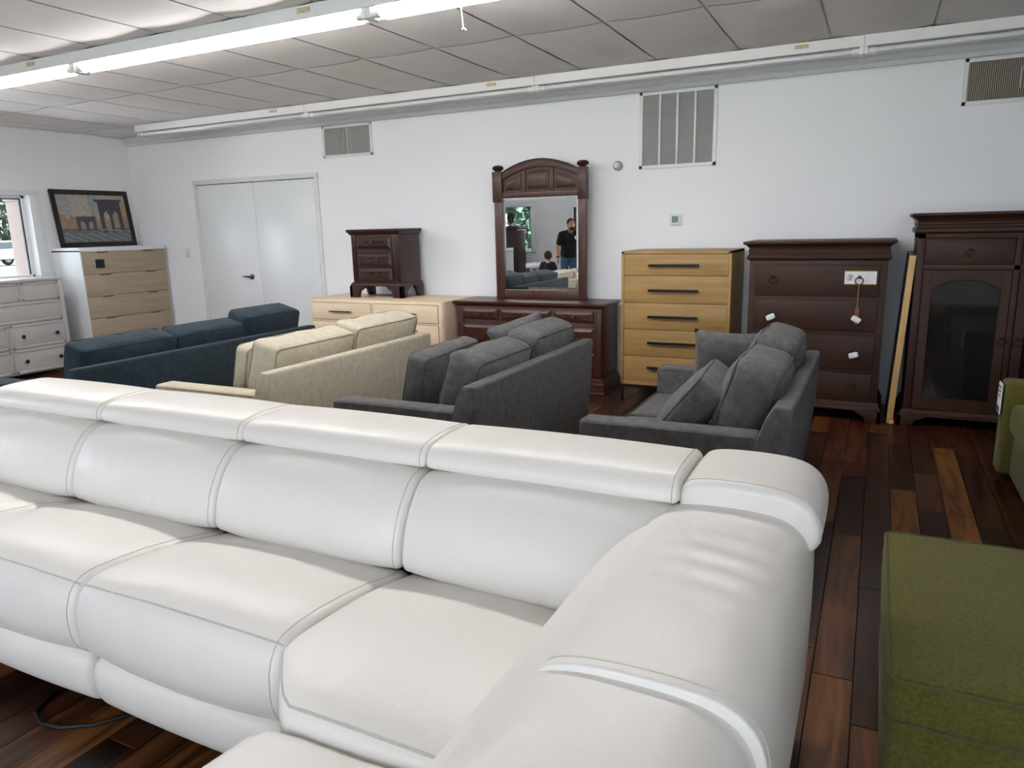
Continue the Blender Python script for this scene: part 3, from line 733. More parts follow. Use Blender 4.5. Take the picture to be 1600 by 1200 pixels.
# ================================================================== case furniture along the long wall
def bail_pull(parent, x, y, z, w=.045, mt='antique_brass'):
    h = MB(); h.tube([(x-w, y-.012, z+.004), (x-w*.95, y-.02, z-.012), (x-w*.55, y-.024, z-.026), (x, y-.024, z-.028), (x+w*.55, y-.024, z-.026), (x+w*.95, y-.02, z-.012), (x+w, y-.012, z+.004)], .0042, 6)
    for s in (-1, 1): h.lathe([(.011, 0), (.011, -.006), (.006, -.016), (.0, -.018)], (x+s*w, y, z+.004), 10, 'y')
    h.ball((x, y-.026, z-.029), .007, .006, .006, 6)
    h.build('bail_pull', mt, parent)
def carved(parent, x, y, z, w):
    m = MB()
    m.ball((x, y-.006, z), .02, .016, .015, 7); m.lathe([(.008, 0), (.012, -.018), (.014, -.026), (.0, -.03)], (x, y, z), 10, 'y')
    for s in (-1, 1):
        m.tube([(x+s*.025, y-.003, z), (x+s*w*.4, y-.004, z+.012), (x+s*w*.7, y-.004, z-.006), (x+s*w, y-.003, z+.006)], [.007, .006, .006, .003], 6)
        m.tube([(x+s*.03, y-.003, z-.006), (x+s*w*.45, y-.003, z-.012), (x+s*w*.75, y-.003, z+.008)], [.005, .005, .003], 6)
        for q in (.35, .6, .85): m.ball((x+s*w*q, y-.004, z+.007*math.sin(9*q)), .009, .007, .007, 5)
    m.build('carved_knob', 'carving', parent)
def raised(name, parent, x0, x1, y, z0, z1, mt, d=.022, e=.028):
    """raised-panel drawer front facing -Y"""
    vs = []
    for o, yy in ((0, y), (0, y-d*.45), (.006, y-d*.6), (e, y-d)): vs += [(x0+o, yy, z0+o), (x1-o, yy, z0+o), (x1-o, yy, z1-o), (x0+o, yy, z1-o)]
    fs = [(12, 13, 14, 15), (3, 2, 1, 0)]
    for i in range(3):
        for k in range(4): fs.append((i*4+k, i*4+(k+1) % 4, (i+1)*4+(k+1) % 4, (i+1)*4+k))
    return MB().raw(vs, fs).build(name, mt, parent, 12)
def bracket_foot(parent, x0, x1, y0, y1, h, mt, w=.17, t=.03, o=.0, name='bracket_foot'):
    """ogee bracket feet at the two front corners, plain blocks behind"""
    for s in (-1, 1):
        X = (lambda a: x0-o+a) if s < 0 else (lambda a: x1+o-a)
        prof = [(0, 0), (w*.72, 0), (w*.74, h*.25), (w*.85, h*.55), (w*1.15, h*.78), (w*1.3, h), (0, h)]
        m = MB(); m.prism([(X(a), b) for a, b in prof], 'y', y0-o, y0-o+t, .003)
        XA, XB = (x0-o, x0-o+t) if s < 0 else (x1+o-t, x1+o)
        m.prism([(y0-o+a*.8, b) for a, b in prof], 'x', XA, XB, .003)
        m.build(name, mt, parent, 30)
        MB().prism([(y1-.10, 0), (y1, 0), (y1, h), (y1-.16, h), (y1-.12, h*.5)], 'x', XA, XB, .003).build(name, mt, parent, 30)

# --- oak chest
t = thing('chest_of_drawers', (-1.44, 6.1, 0), 'light oak five-drawer chest with long dark bar handles on a metal base', 'chest')
x0, x1, y0, y1 = -1.878, -1.0, 5.80, 6.37
m = MB(); m.box(x0, x0+.022, y0, y1, .15, 1.245, .002); m.box(x1-.022, x1, y0, y1, .15, 1.245, .002); m.box(x0, x1, y0, y1, 1.223, 1.246, .002); m.box(x0, x1, y0, y1, .145, .168, .002); m.box(x0+.02, x1-.02, y0+.03, y1, .16, 1.23)
m.build('case', 'oak', t, 30)
zz = [.167, .390, .6115, .832, 1.0525, 1.222]
for k in range(5):
    dr = MB().box(x0+.0235, x1-.0235, y0+.003, y0+.028, zz[k]+.0025, zz[k+1]-.0025, .0015).build('drawer', 'oak', t, 30)
    hz = [.300, .508, .722, .935, 1.135][k]
    m = MB(); m.box(-1.648, -1.244, y0-.032, y0-.018, hz-.010, hz+.010, .004)
    for hx in (-1.635, -1.257): m.box(hx-.006, hx+.006, y0-.02, y0+.004, hz-.005, hz+.005)
    m.build('bar_handle', 'black_metal', dr)
m = MB(); m.box(x0+.005, x1-.005, y0+.005, y1-.005, .122, .145, .002); m.build('base_frame', 'black_metal', t)
for a in (x0+.012, x1-.012):
    for b in (y0+.012, y1-.03): m = MB(); m.box(a-.009, a+.009, b-.009, b+.009, .008, .125, .002); m.box(a-.02, a+.02, b-.02, b+.02, 0, .009, .002); m.build('leg', 'black_metal', t)

# --- espresso chest
t = thing('chest_of_drawers', (-.4, 6.08, 0), 'dark brown four-drawer chest with ring pulls, paper label and stepped cornice', 'chest')
x0, x1, y0, y1 = -.862, .066, 5.765, 6.37
MB().box(x0, x1, y0, y1, .12, 1.20, .003).build('case', 'espresso', t, 30)
MB().molding(x0, x1, y0, y1, [(0, 1.172), (.012, 1.178), (.02, 1.186), (.022, 1.200), (.016, 1.212), (.008, 1.218), (.008, 1.228), (.012, 1.240), (.012, 1.250), (.006, 1.256), (.010, 1.268), (.026, 1.284), (.044, 1.294), (.048, 1.298), (.048, 1.309), (.044, 1.312)]).build('cornice', 'espresso', t, 25)
MB().molding(x0, x1, y0, y1, [(0, .150), (.006, .147), (.010, .135), (.012, .126), (.018, .122), (.020, .108), (.026, .100), (.026, .090), (0, .088)]).build('base_moulding', 'espresso', t, 25)
bracket_foot(t, x0, x1, y0, y1, .09, 'espresso', .14, .03, .034)
rows = [(.916, 1.138), (.666, .887), (.386, .636), (.152, .356)]
def ring_pull(parent, x, y, z, foam=0):
    m = MB(); m.lathe([(.012, 0), (.012, -.006), (.007, -.016), (.0, -.018)], (x, y, z+.022), 10, 'y')
    m.tube([(x+.026*math.sin(a*math.pi/8), y-.014-.004*math.cos(a*math.pi/8), z-.004+.026*math.cos(a*math.pi/8)) for a in range(16)], .0042, 6, True)
    h = m.build('ring_pull', 'antique_brass', parent)
    if foam:
        M = Matrix.Translation((x-.002, y-.022, z-.012)) @ Matrix.Rotation(math.radians(foam), 4, 'Y')
        MB().soft(.032, .012, .019, .008, .002, 6, M=M).build('foam_wrap', 'foam_white', h)
for k, (a, b) in enumerate(rows):
    dr = MB().box(x0+.046, x1-.046, y0-.006, y0+.01, a, b, .004).build('drawer', 'espresso', t, 30)
    m = MB(); gx0, gx1 = x0+.042, x1-.042
    for q in ((gx0, gx1, a-.004, a), (gx0, gx1, b, b+.004), (gx0, gx0+.004, a, b), (gx1-.004, gx1, a, b)): m.box(q[0], q[1], y0-.0008, y0+.002, q[2], q[3])
    m.build('gap_line', 'dark_gap', t, smooth=0)
    hz = [1.033, .768, .508, .262][k]
    ring_pull(dr, -.69, y0-.006, hz, -25 if k == 1 else 0); ring_pull(dr, -.108, y0-.006, hz, {0: 0, 1: 28, 2: -18, 3: 0}[k])
t2 = thing('paper_label', (-.102, y0-.008, 1.005), 'white paper label with zigzag yellow edges behind a ring pull of the dark chest', 'label')
lx0, lx1, lz0, lz1, ly = -.205, .001, 1.006, 1.096, y0-.0075
n = 12; top = []; bot = []
for k in range(n+1):
    xx = lx0+(lx1-lx0)*k/n; top.append((xx, lz1)); bot.append((xx, lz0))
    if k < n: xm = xx+(lx1-lx0)/n/2; top.append((xm, lz1+.006)); bot.append((xm, lz0-.006))
MB().prism(bot+top[::-1], 'y', ly, ly+.001).build('zigzag_edge', 'paper_yellow', t2, smooth=0)
MB().box(lx0, lx1, ly-.0008, ly, lz0+.002, lz1-.002).build('paper', 'paper_white', t2, smooth=0)
m = MB(); cx, cz = -.170, 1.053
m.tube([(cx+.022*math.cos(a*.35), ly-.0012, cz+.022*math.sin(a*.35)) for a in range(18)], .0012, 4, True); m.build('stamp_ring', 'letter_red', t2)
m = MB(); m.tube([(cx+.010, ly-.0014, cz+.014), (cx-.006, ly-.0014, cz+.012), (cx-.008, ly-.0014, cz+.002), (cx+.008, ly-.0014, cz-.002), (cx+.006, ly-.0014, cz-.012), (cx-.010, ly-.0014, cz-.013)], .003, 5)
m.tube([(cx+.016, ly-.0014, cz+.012), (cx+.002, ly-.0014, cz-.014)], .0022, 5); m.build('stamp_mark', 'paper_ink', t2)
for k in range(5): MB().box(-.07, -.012-.01*(k % 2), ly-.0012, ly-.0006, 1.082-.015*k-.002, 1.082-.015*k).build('print_line', 'sensor_grey', t2, smooth=0)
t2 = thing('key_tassel', (-.108, y0-.03, .70), 'brown key tag on a string hanging from the labelled ring pull', 'tag')
MB().tube([(-.108, y0-.028, 1.006), (-.109, y0-.026, .92), (-.1085, y0-.024, .84)], .0028, 5).build('string', 'string_tan', t2)
MB().prism([(-.122, .725), (-.108, .715), (-.092, .735), (-.092, .83), (-.103, .85), (-.113, .85), (-.122, .83)], 'y', y0-.03, y0-.018, .002).build('tassel', 'tassel_brown', t2)

# --- armoire
t = thing('armoire', (.82, 6.08, 0), 'tall dark brown glass-door cabinet with arched panes by the leaning board', 'cabinet')
x0, x1, y0, y1 = .236, 1.41, 5.80, 6.37; xc = (x0+x1)/2
m = MB(); m.box(x0, x0+.048, y0, y1, .10, 1.36, .002); m.box(x1-.048, x1, y0, y1, .10, 1.36, .002); m.box(x0, x1, y0+.02, y1, 1.32, 1.36); m.box(x0, x1, y0, y0+.02, 1.316, 1.36, .002); m.box(x0, x1, y0, y1, .10, .122); m.box(x0+.04, x1-.04, y0, y1-.01, 1.106, 1.14, .002); m.box(xc-.018, xc+.018, y0, y0+.03, .12, 1.32, .002); m.box(x0, x1, y1-.02, y1, .1, 1.36); m.box(x0+.04, x1-.04, y0+.02, y0+.04, 1.13, 1.32)
m.build('case', 'espresso', t, 30)
MB().molding(x0, x1, y0, y1, [(0, 1.346), (.012, 1.352), (.02, 1.362), (.02, 1.378), (.014, 1.388), (.006, 1.394), (.006, 1.402), (.011, 1.412), (.011, 1.422), (.006, 1.428), (.012, 1.442), (.030, 1.460), (.044, 1.468), (.047, 1.472), (.047, 1.484), (.043, 1.487)]).build('cornice', 'espresso', t, 25)
MB().molding(x0, x1, y0, y1, [(0, .122), (.006, .119), (.010, .108), (.014, .100), (.02, .094), (.02, .080), (.026, .074), (0, .070)]).build('base_moulding', 'espresso', t, 25)
bracket_foot(t, x0, x1, y0, y1, .075, 'espresso', .14, .03, .036)
for a, b, hs in ((x0+.049, xc-.019, 1), (xc+.019, x1-.049, -1)):
    dr = MB().box(a+.003, b-.003, y0-.006, y0+.02, 1.143, 1.313, .004).build('drawer', 'espresso', t, 30)
    ring_pull(dr, (a+b)/2, y0-.006, 1.226)
    # door with an arched opening
    d0, d1, e0, e1 = a+.003, b-.003, .125, 1.103; ga, gb, gz, ga_z, pk = a+.058, b-.058, .208, .974, 1.040
    arch = [(ga+(gb-ga)*i/14, ga_z+(pk-ga_z)*math.sin(math.pi*i/14)**.75 if 0 < i < 14 else ga_z) for i in range(15)]
    m = MB(); m.box(d0, ga, y0-.006, y0+.016, e0, e1, .002); m.box(gb, d1, y0-.006, y0+.016, e0, e1, .002); m.box(ga, gb, y0-.006, y0+.016, e0, gz, .001)
    m.prism(arch+[(gb, e1), (ga, e1)], 'y', y0-.0055, y0+.016); dr = m.build('door', 'espresso', t, 20)
    m = MB(); m.tube([(ga+.002, y0-.004, gz+.002)]+[(p[0], y0-.004, p[1]-.002) for p in arch]+[(gb-.002, y0-.004, gz+.002)], .004, 5, True); m.build('bead', 'espresso', dr)
    MB().prism([(ga, gz), (gb, gz)]+arch[::-1], 'y', y0+.004, y0+.008).build('pane', 'smoked_glass', dr, smooth=0)
    ring_pull(dr, (b-.018) if hs > 0 else a+.03, y0-.006, .632)

# --- leaning bed rail between the two
t = thing('bed_rail', (.165, 5.98, 0), 'bed panel with pale wood edge leaning between the dark chest and armoire', 'board')
M = Matrix.Translation((.156, 5.78, .004)) @ Matrix.Rotation(math.radians(2.75), 4, 'Y')
MB().box(-.020, .022, 0, .016, 0, 1.20, .003, M=M).build('pale_edge', 'pale_wood', t)
MB().box(-.024, .018, .016, .52, .005, 1.215, .003, M=M).build('dark_panel', 'frame_black', t)
MB().box(-.005, .03, -.03, .0, 0, .035, .006, M=M).build('hook_block', 'pale_wood', t)

# --- cherry dresser
t = thing('dresser', (-2.81, 6.1, 0), 'dark cherry dresser with carved top drawers under the mirror', 'dresser')
x0, x1, y0, y1 = -3.52, -2.085, 5.905, 6.33
MB().box(x0, x1, y0, y1, .10, .775, .003).build('case', 'cherry', t, 30)
MB().molding(x0, x1, y0, y1, [(0, .755), (.006, .757), (.014, .764), (.016, .770), (.026, .776), (.032, .784), (.032, .794), (.026, .801)]).build('top', 'cherry', t, 25)
MB().molding(x0, x1, y0, y1, [(0, .145), (.008, .142), (.012, .130), (.020, .124), (.022, .112), (.030, .104), (.034, .09), (.034, .03), (.04, .022), (.04, 0.0)]).build('plinth', 'cherry', t, 25)
for px in (x0+.035, x1-.035):
    m = MB(); m.box(px-.03, px+.03, y0-.008, y0+.004, .15, .75, .003)
    for q in (-.014, 0, .014): m.box(px+q-.003, px+q+.003, y0-.012, y0-.006, .18, .73, .002)
    m.build('pilaster', 'cherry_v', t, 30)
cols = [(-3.455, -3.085), (-3.055, -2.555), (-2.525, -2.15)]
for ci, (a, b) in enumerate(cols):
    for ri, (c, d) in enumerate(((.632, .735), (.385, .585), (.165, .365))):
        dr = raised('drawer', t, a, b, y0, c, d, 'cherry')
        if ri == 0: carved(dr, (a+b)/2, y0-.022, (c+d)/2, (b-a)*.33)
        elif ci == 1:
            bail_pull(dr, a+.13, y0-.022, (c+d)/2); bail_pull(dr, b-.13, y0-.022, (c+d)/2)
        else: bail_pull(dr, (a+b)/2, y0-.022, (c+d)/2)

# --- mirror standing on it
t = thing('dresser_mirror', (-2.80, 6.25, .801), 'tall dark wood framed mirror with arched top standing on the cherry dresser', 'mirror')
ML, MR, yy = -3.268, -2.338, 6.235; gl, gr = -3.172, -2.418
for a, b, ax in ((ML, gl+.002, 'l'), (gr-.002, MR, 'r')):
    s = MB(); s.box(a+.012 if ax == 'l' else a, b if ax == 'l' else b-.008, yy-.02, yy+.035, .802, 1.70, .006); s.box(a, b, yy-.028, yy+.04, 1.69, 1.965, .004)
    s = s.build('post', 'cherry_v', t, 30); c = (a+b)/2
    MB().lathe([(.03, 1.963), (.034, 1.968), (.030, 1.973), (.048, 1.980), (.054, 1.994), (.050, 2.009), (.032, 2.020), (.0, 2.023)], (c, yy+.004, 0), 16).build('finial', 'mahogany', s)
xm = (gl+gr)/2; hw = (gr-gl)/2
def arc(x, side, peak): q = (x-xm)/hw; return side+(peak-side)*(1-q*q)
N_ = 16; up = [(gl+(gr-gl)*i/N_, arc(gl+(gr-gl)*i/N_, 1.952, 2.056)) for i in range(N_+1)]; dn = [(gl+(gr-gl)*i/N_, arc(gl+(gr-gl)*i/N_, 1.882, 1.986)) for i in range(N_+1)]
MB().prism(up+dn[::-1], 'y', yy-.018, yy+.03, .005).build('arched_rail', 'cherry_v', t, 30)
MB().prism([(p[0], p[1]+.004) for p in up]+[(p[0], p[1]-.008) for p in up][::-1], 'y', yy-.026, yy+.03, .002).build('arch_cap', 'mahogany', t, 30)
MB().prism([(gl, 1.76), (gr, 1.76)]+[(p[0], p[1]+.01) for p in dn][::-1], 'y', yy+.002, yy+.02).build('crest_board', 'cherry_v', t, 20)
MB().box(gl, gr, yy-.016, yy+.03, 1.725, 1.775, .004).build('rail', 'cherry_v', t, 30)
MB().box(gl, gr, yy-.016, yy+.03, .802, .882, .006).build('rail', 'cherry_v', t, 30)
cut = [gl, -2.949, -2.671, gr]
for k in range(3):
    a, b = cut[k]+.034, cut[k+1]-.034
    for e, d, nm in ((0, -.006, 'crest_panel'), (.02, -.014, 'crest_field')):
        pts = [(a+e+(b-a-2*e)*i/8, arc(a+e+(b-a-2*e)*i/8, 1.858, 1.962)-e) for i in range(9)]
        MB().prism([(a+e, 1.795+e), (b-e, 1.795+e)]+pts[::-1], 'y', yy+d, yy+.006, .003).build(nm, 'mahogany' if e == 0 else 'cherry_v', t, 30)
for k in (1, 2):
    s = MB(); s.box(cut[k]-.014, cut[k]+.014, yy-.012, yy+.01, 1.77, arc(cut[k], 1.882, 1.986), .006); s.build('divider', 'cherry_v', t, 30)
g0, g1, h0, h1, bv = gl, gr, .882, 1.727, .024
MB().box(g0-.01, g1+.01, yy+.012, yy+.03, h0-.01, h1+.01).build('backing', 'dark_gap', t, smooth=0)
gl_o = MB().raw([(g0+bv, yy, h0+bv), (g1-bv, yy, h0+bv), (g1-bv, yy, h1-bv), (g0+bv, yy, h1-bv)], [(0, 1, 2, 3)]).build('mirror_glass', 'mirror_silver', t, smooth=0)
q = [(g0, yy+.0012, h0), (g1, yy+.0012, h0), (g1, yy+.0012, h1), (g0, yy+.0012, h1), (g0+bv, yy, h0+bv), (g1-bv, yy, h0+bv), (g1-bv, yy, h1-bv), (g0+bv, yy, h1-bv)]
MB().raw(q, [(k, (k+1) % 4, 4+(k+1) % 4, 4+k) for k in range(4)]).build('bevel', 'mirror_silver', gl_o, smooth=0)

# --- tan dresser
t = thing('dresser', (-4.36, 6.05, 0), 'pale tan wood dresser with soft rounded edges under the nightstand', 'dresser')
x0, x1, y0, y1 = -5.168, -3.578, 5.735, 6.36
out = []
for cx, cy, a0 in ((x1-.05, y1-.01, 0), (x0+.05, y1-.01, 90), (x0+.05, y0+.05, 180), (x1-.05, y0+.05, 270)):
    rr = .05 if cy < 6 else .01
    for i in range(6): a = math.radians(a0+18*i); out.append((cx+(.05 if rr == .05 else .05)*math.cos(a), cy+rr*math.sin(a)))
MB().prism(out, 'z', .09, .80, .012).build('case', 'tan_wood', t, 40)
MB().box(x0+.05, x1-.05, y0+.05, y1-.05, 0, .092).build('plinth', 'tan_wood', t, 30)
for a, b in ((-5.125, -4.392), (-4.362, -3.625)):
    for c, d in ((.598, .766), (.388, .576), (.135, .366)):
        m = MB(); m.box(a-.005, b+.005, y0-.001, y0+.004, c-.005, d+.005); m.build('gap_line', 'tassel_brown', t, smooth=0)
        dr = MB().box(a, b, y0-.006, y0+.01, c, d, .003).build('drawer', 'tan_wood', t, 30)
        xc = (a+b)/2; zc = (c+d)/2 if d > .7 else d-.05
        m = MB(); m.tube([(xc-.145, y0-.022, zc-.001), (xc-.12, y0-.026, zc), (xc+.12, y0-.026, zc), (xc+.145, y0-.022, zc-.001)], [.003, .006, .006, .003], 6)
        for s in (-.09, .09): m.box(xc+s-.004, xc+s+.004, y0-.024, y0-.004, zc-.004, zc+.004)
        m.build('bar_handle', 'black_metal', dr)

# --- nightstand on top
t = thing('nightstand', (-4.49, 6.16, .80), 'small dark mahogany three-drawer nightstand set on top of the tan dresser', 'nightstand')
x0, x1, y0, y1 = -4.775, -4.195, 5.985, 6.345
MB().box(x0, x1, y0, y1, .93, 1.43, .003).build('case', 'mahogany', t, 30)
MB().molding(x0, x1, y0, y1, [(0, 1.418), (.004, 1.421), (.014, 1.428), (.018, 1.440), (.030, 1.448), (.034, 1.456), (.034, 1.468), (.028, 1.475)]).build('top', 'mahogany', t, 25)
MB().molding(x0, x1, y0, y1, [(0, .955), (.006, .952), (.012, .942), (.020, .936), (.024, .924), (.024, .915), (0, .913)]).build('base_moulding', 'mahogany', t, 25)
def z_up(fn, dz, *a):
    n0 = set(bpy.data.objects); fn(*a)
    for o in set(bpy.data.objects)-n0:
        for v in o.data.vertices: v.co.z += dz
z_up(bracket_foot, .801, t, x0, x1, y0, y1, .115, 'mahogany', .15, .035, .032)
for px in (x0+.03, x1-.035):
    m = MB(); m.box(px-.024, px+.024, y0-.007, y0+.004, .965, 1.415, .003)
    for q in (-.01, .006): m.box(px+q-.003, px+q+.003, y0-.011, y0-.005, .98, 1.40, .002)
    m.build('pilaster', 'mahogany', t, 30)
for k, (c, d) in enumerate(((1.285, 1.406), (1.110, 1.242), (.970, 1.094))):
    dr = raised('drawer', t, -4.70, -4.285, y0, c, d, 'mahogany', e=.03)
    if k == 0: carved(dr, -4.4925, y0-.022, (c+d)/2, .13)
    else: bail_pull(dr, -4.4925, y0-.022, (c+d)/2+.012, .05)

# --- tall dresser against the left wall, front to +X
t = thing('tall_dresser', (-8.24, 5.82, 0), 'tall white dresser with greige drawer fronts under the painting', 'dresser')
x0, x1, y0, y1 = -8.505, -8.0, 5.262, 6.372
m = MB(); m.box(x0, x1, y0, y0+.02, 0, 1.32, .002); m.box(x0, x1, y1-.02, y1, 0, 1.32, .002); m.box(x0, x1, y0, y1, 1.302, 1.350, .002); m.box(x0, x1-.03, y0+.01, y1-.01, .05, 1.31); m.box(x0, x1-.01, y0, y1, 0, .06)
m.build('case', 'lacquer_white', t, 30)
for k in range(5):
    z1 = 1.298-.252*k; dr = MB().box(x1-.024, x1+.001, y0+.012, y1-.006, z1-.247, z1, .002).build('drawer', 'greige_wood', t, 30)
    for yc in (y0+.27, y1-.24):
        m = MB(); m.prism([(yc-.075, z1+.001), (yc+.075, z1+.001), (yc+.055, z1-.012), (yc-.055, z1-.012)], 'x', x1-.01, x1+.008, .002); m.build('finger_pull', 'tassel_brown', dr)
t2 = thing('hang_tag', (-7.99, 5.48, 1.13), 'small black square tag hanging on the tall white dresser', 'tag')
MB().box(-7.995, -7.991, 5.43, 5.535, 1.115, 1.215).build('card', 'tag_black', t2, smooth=0); MB().tube([(-7.993, 5.482, 1.213), (-7.993, 5.482, 1.30)], .002, 5).build('string', 'string_tan', t2)

# --- painting leaning on the wall above it
t = thing('framed_painting', (-8.44, 5.82, 1.351), 'dark framed painting of a stone bridge tower leaning on the tall dresser', 'painting')
lean = math.atan2(.085, .66); H_, Y0_, Y1_ = .665, 5.335, 6.312
MP = Matrix.Translation((-8.43, 0, 1.352)) @ Matrix.Rotation(-lean, 4, 'Y')
fw = .048; m = MB()
for a, b, c, d in ((Y0_, Y1_, 0, fw), (Y0_, Y1_, H_-fw, H_), (Y0_, Y0_+fw, fw, H_-fw), (Y1_-fw, Y1_, fw, H_-fw)): m.box(-.012, .016, a, b, c, d, .006, M=MP)
m.build('frame', 'frame_black', t, 30); m = MB()
for a, b, c, d in ((Y0_+fw, Y1_-fw, fw, fw+.008), (Y0_+fw, Y1_-fw, H_-fw-.008, H_-fw), (Y0_+fw, Y0_+fw+.008, fw, H_-fw), (Y1_-fw-.008, Y1_-fw, fw, H_-fw)): m.box(-.01, .010, a, b, c, d, .002, M=MP)
m.build('inner_lip', 'frame_brown', t, 30)
def paint(u, v, rr):
    """u to the right, v upwards, both 0..1: hazy city, two gothic bridge towers, water"""
    n = lambda s: rr.uniform(-s, s)
    sky = Vector((.34, .32, .29)); teal = Vector((.20, .27, .27)); tan = Vector((.38, .32, .19)); org = Vector((.36, .20, .10))
    c = sky.lerp(tan, max(0, min(1, 1.4*(u-.1)*(1-abs(v-.6)*1.6))))
    if abs(u-.52) < .06 and v > .62: c = c.lerp(teal, .7)
    if u < .2 and v > .55: c = c.lerp(teal, .45)
    if u > .85: c = c.lerp(org, .5*(1-abs(v-.6)))
    sil = .52+.05*math.sin(17*u)+.06*math.sin(41*u)+.03*math.sin(90*u)
    if v < sil and v > .30: c = Vector((.20, .16, .15)).lerp(c, .35) if u > .3 else org.lerp(Vector((.2, .17, .16)), .5)
    if v < .30: c = Vector((.085, .085, .095)).lerp(Vector((.20, .22, .23)), .5+.5*math.sin(40*u+60*v)*.7 if v < .2 else .2)
    def tower(uc, w, v0, v1, col):
        d = (u-uc)/w; inside = abs(d) < 1 and v0 < v < v1
        if not inside: return None
        for s in (-.42, .42):
            e = abs(d-s); top = v1-.32*(v1-v0)-e*.55*(v1-v0)
            if e < .25 and v < top: return 'hole'
        return col
    r = tower(.37, .135, .24, .55, Vector((.06, .055, .07)))
    if r not in (None, 'hole'): c = r
    r = tower(.745, .165, .20, .88, Vector((.055, .045, .065)))
    if r not in (None, 'hole'): c = r
    if .85 < v < .90 and abs(u-.735) < .2: c = Vector((.05, .045, .055))
    if abs(v-(.27-.12*(u-.6))) < .012 and u > .55: c = Vector((.30, .28, .26))
    if abs(v-.235) < .01 and u < .6: c = Vector((.16, .15, .15))
    c = c*(1+n(.28))+Vector((n(.02), n(.02), n(.02)))
    return (max(.01, c.x), max(.01, c.y), max(.01, c.z), 1)
nu, nv = 84, 56; vs = []; fs = []; rr = random.Random(5); a0, a1, c0, c1 = Y0_+fw, Y1_-fw, fw, H_-fw
for j in range(nv+1):
    for i in range(nu+1): vs.append(MP @ Vector((.004, a0+(a1-a0)*i/nu, c0+(c1-c0)*j/nv)))
for j in range(nv):
    for i in range(nu): fs.append((j*(nu+1)+i, j*(nu+1)+i+1, (j+1)*(nu+1)+i+1, (j+1)*(nu+1)+i))
cv = MB().raw(vs, fs).build('canvas', 'paint_canvas', t, smooth=0)
ca = cv.data.color_attributes.new('paint', 'FLOAT_COLOR', 'POINT')
cols_ = []
for v in range(nv+1):
    for u in range(nu+1): cols_ += paint(u/nu, v/nv, rr)
ca.data.foreach_set('color', cols_)

# --- white dresser against the left wall
t = thing('dresser', (-8.25, 4.2, 0), 'white low dresser with framed drawers and black knobs under the window', 'dresser')
x0, x1, y0, y1 = -8.50, -8.0, 3.35, 5.012
MB().box(x0, x1-.012, y0, y1, .06, 1.02, .003).build('case', 'lacquer_grey', t, 30)
MB().box(x0, x1+.004, y0-.004, y1+.004, 1.018, 1.046, .004).build('top', 'lacquer_grey', t, 30)
m = MB(); m.box(x1-.02, x1, y0, y0+.045, 0, 1.02, .003); m.box(x1-.02, x1, y1-.045, y1, 0, 1.02, .003); m.box(x0, x0+.05, y0, y0+.05, 0, .1); m.box(x0, x0+.05, y1-.05, y1, 0, .1); m.build('corner_post', 'lacquer_grey', t, 30)
def framed(y_a, y_b, z_a, z_b, knobs):
    dr = MB().box(x1-.014, x1-.006, y_a, y_b, z_a, z_b, .002).build('drawer', 'lacquer_grey', t, 30)
    m = MB(); e = .022
    for a, b, c, d in ((y_a, y_b, z_a, z_a+e), (y_a, y_b, z_b-e, z_b), (y_a, y_a+e, z_a, z_b), (y_b-e, y_b, z_a, z_b)): m.box(x1-.01, x1+.002, a, b, c, d, .003)
    m.build('drawer_frame', 'lacquer_grey', dr, 30)
    for ky in knobs: MB().lathe([(.008, 0), (.008, .014), (.019, .022), (.021, .03), (.012, .036), (0, .037)], (x1-.006, ky, (z_a+z_b)/2), 12, 'x').build('knob', 'black_metal', dr)
ym = (y0+y1)/2; yq = y1-.048
framed(4.575, yq, .825, 1.008, []); framed(y0+.048, 4.545, .825, 1.008, [])
framed(y0+.048, yq, .60, .805, [])
framed(4.40, yq, .335, .58, [4.51, 4.87]); framed(y0+.048, 4.37, .335, .58, [3.6, 4.2])
framed(4.40, yq, .075, .315, [4.51, 4.87]); framed(y0+.048, 4.37, .075, .315, [3.6, 4.2])
# ================================================================== what the mirror sees, near the window wall
t = thing('jewelry_armoire', (-7.350, -2.2, 0), 'dark armoire with arched mirror doors, seen only in the dresser mirror', 'cabinet')
MB().box(-7.670, -7.050, -2.45, -2.0, .08, 1.40, .006).build('case', 'mahogany', t, 30)
MB().molding(-7.670, -7.050, -2.45, -2.0, [(0, 1.39), (.02, 1.41), (.03, 1.44), (.045, 1.455), (.045, 1.475), (.04, 1.48)]).build('cornice', 'mahogany', t, 25)
m = MB(); m.prism([(-7.700, 1.40), (-7.020, 1.40), (-7.010, 1.475), (-7.710, 1.475)], 'y', -2.01, -1.975, .004); m.build('cornice_front', 'mahogany', t, 30)
for a in (-7.610, -7.330):
    b = a+.22; dr = MB().box(a-.02, b+.02, -2.0, -1.985, .14, 1.28, .003).build('door', 'mahogany', t, 30)
    arch = [((a+b)/2+.09*math.cos(math.pi*i/10), 1.02+.09*math.sin(math.pi*i/10)) for i in range(11)]
    MB().prism([((a+b)/2-.09, .30), ((a+b)/2+.09, .30)]+arch, 'y', -1.984, -1.980).build('mirror_panel', 'mirror_silver', dr, smooth=0)
for a in (-7.650, -7.070):
    for b in (-2.42, -2.04): MB().lathe([(.02, 0), (.03, .085)], (a, b, 0), 10).build('foot', 'mahogany', t)
t = thing('vanity_mirror', (-7.28, -2.18, 1.481), 'small oval tabletop mirror on the armoire, seen in the dresser mirror', 'mirror')
MB().lathe([(.09, 0), (.09, .015), (.03, .03), (.02, .06)], (-7.28, -2.18, 1.481), 16).build('stand', 'mahogany', t)
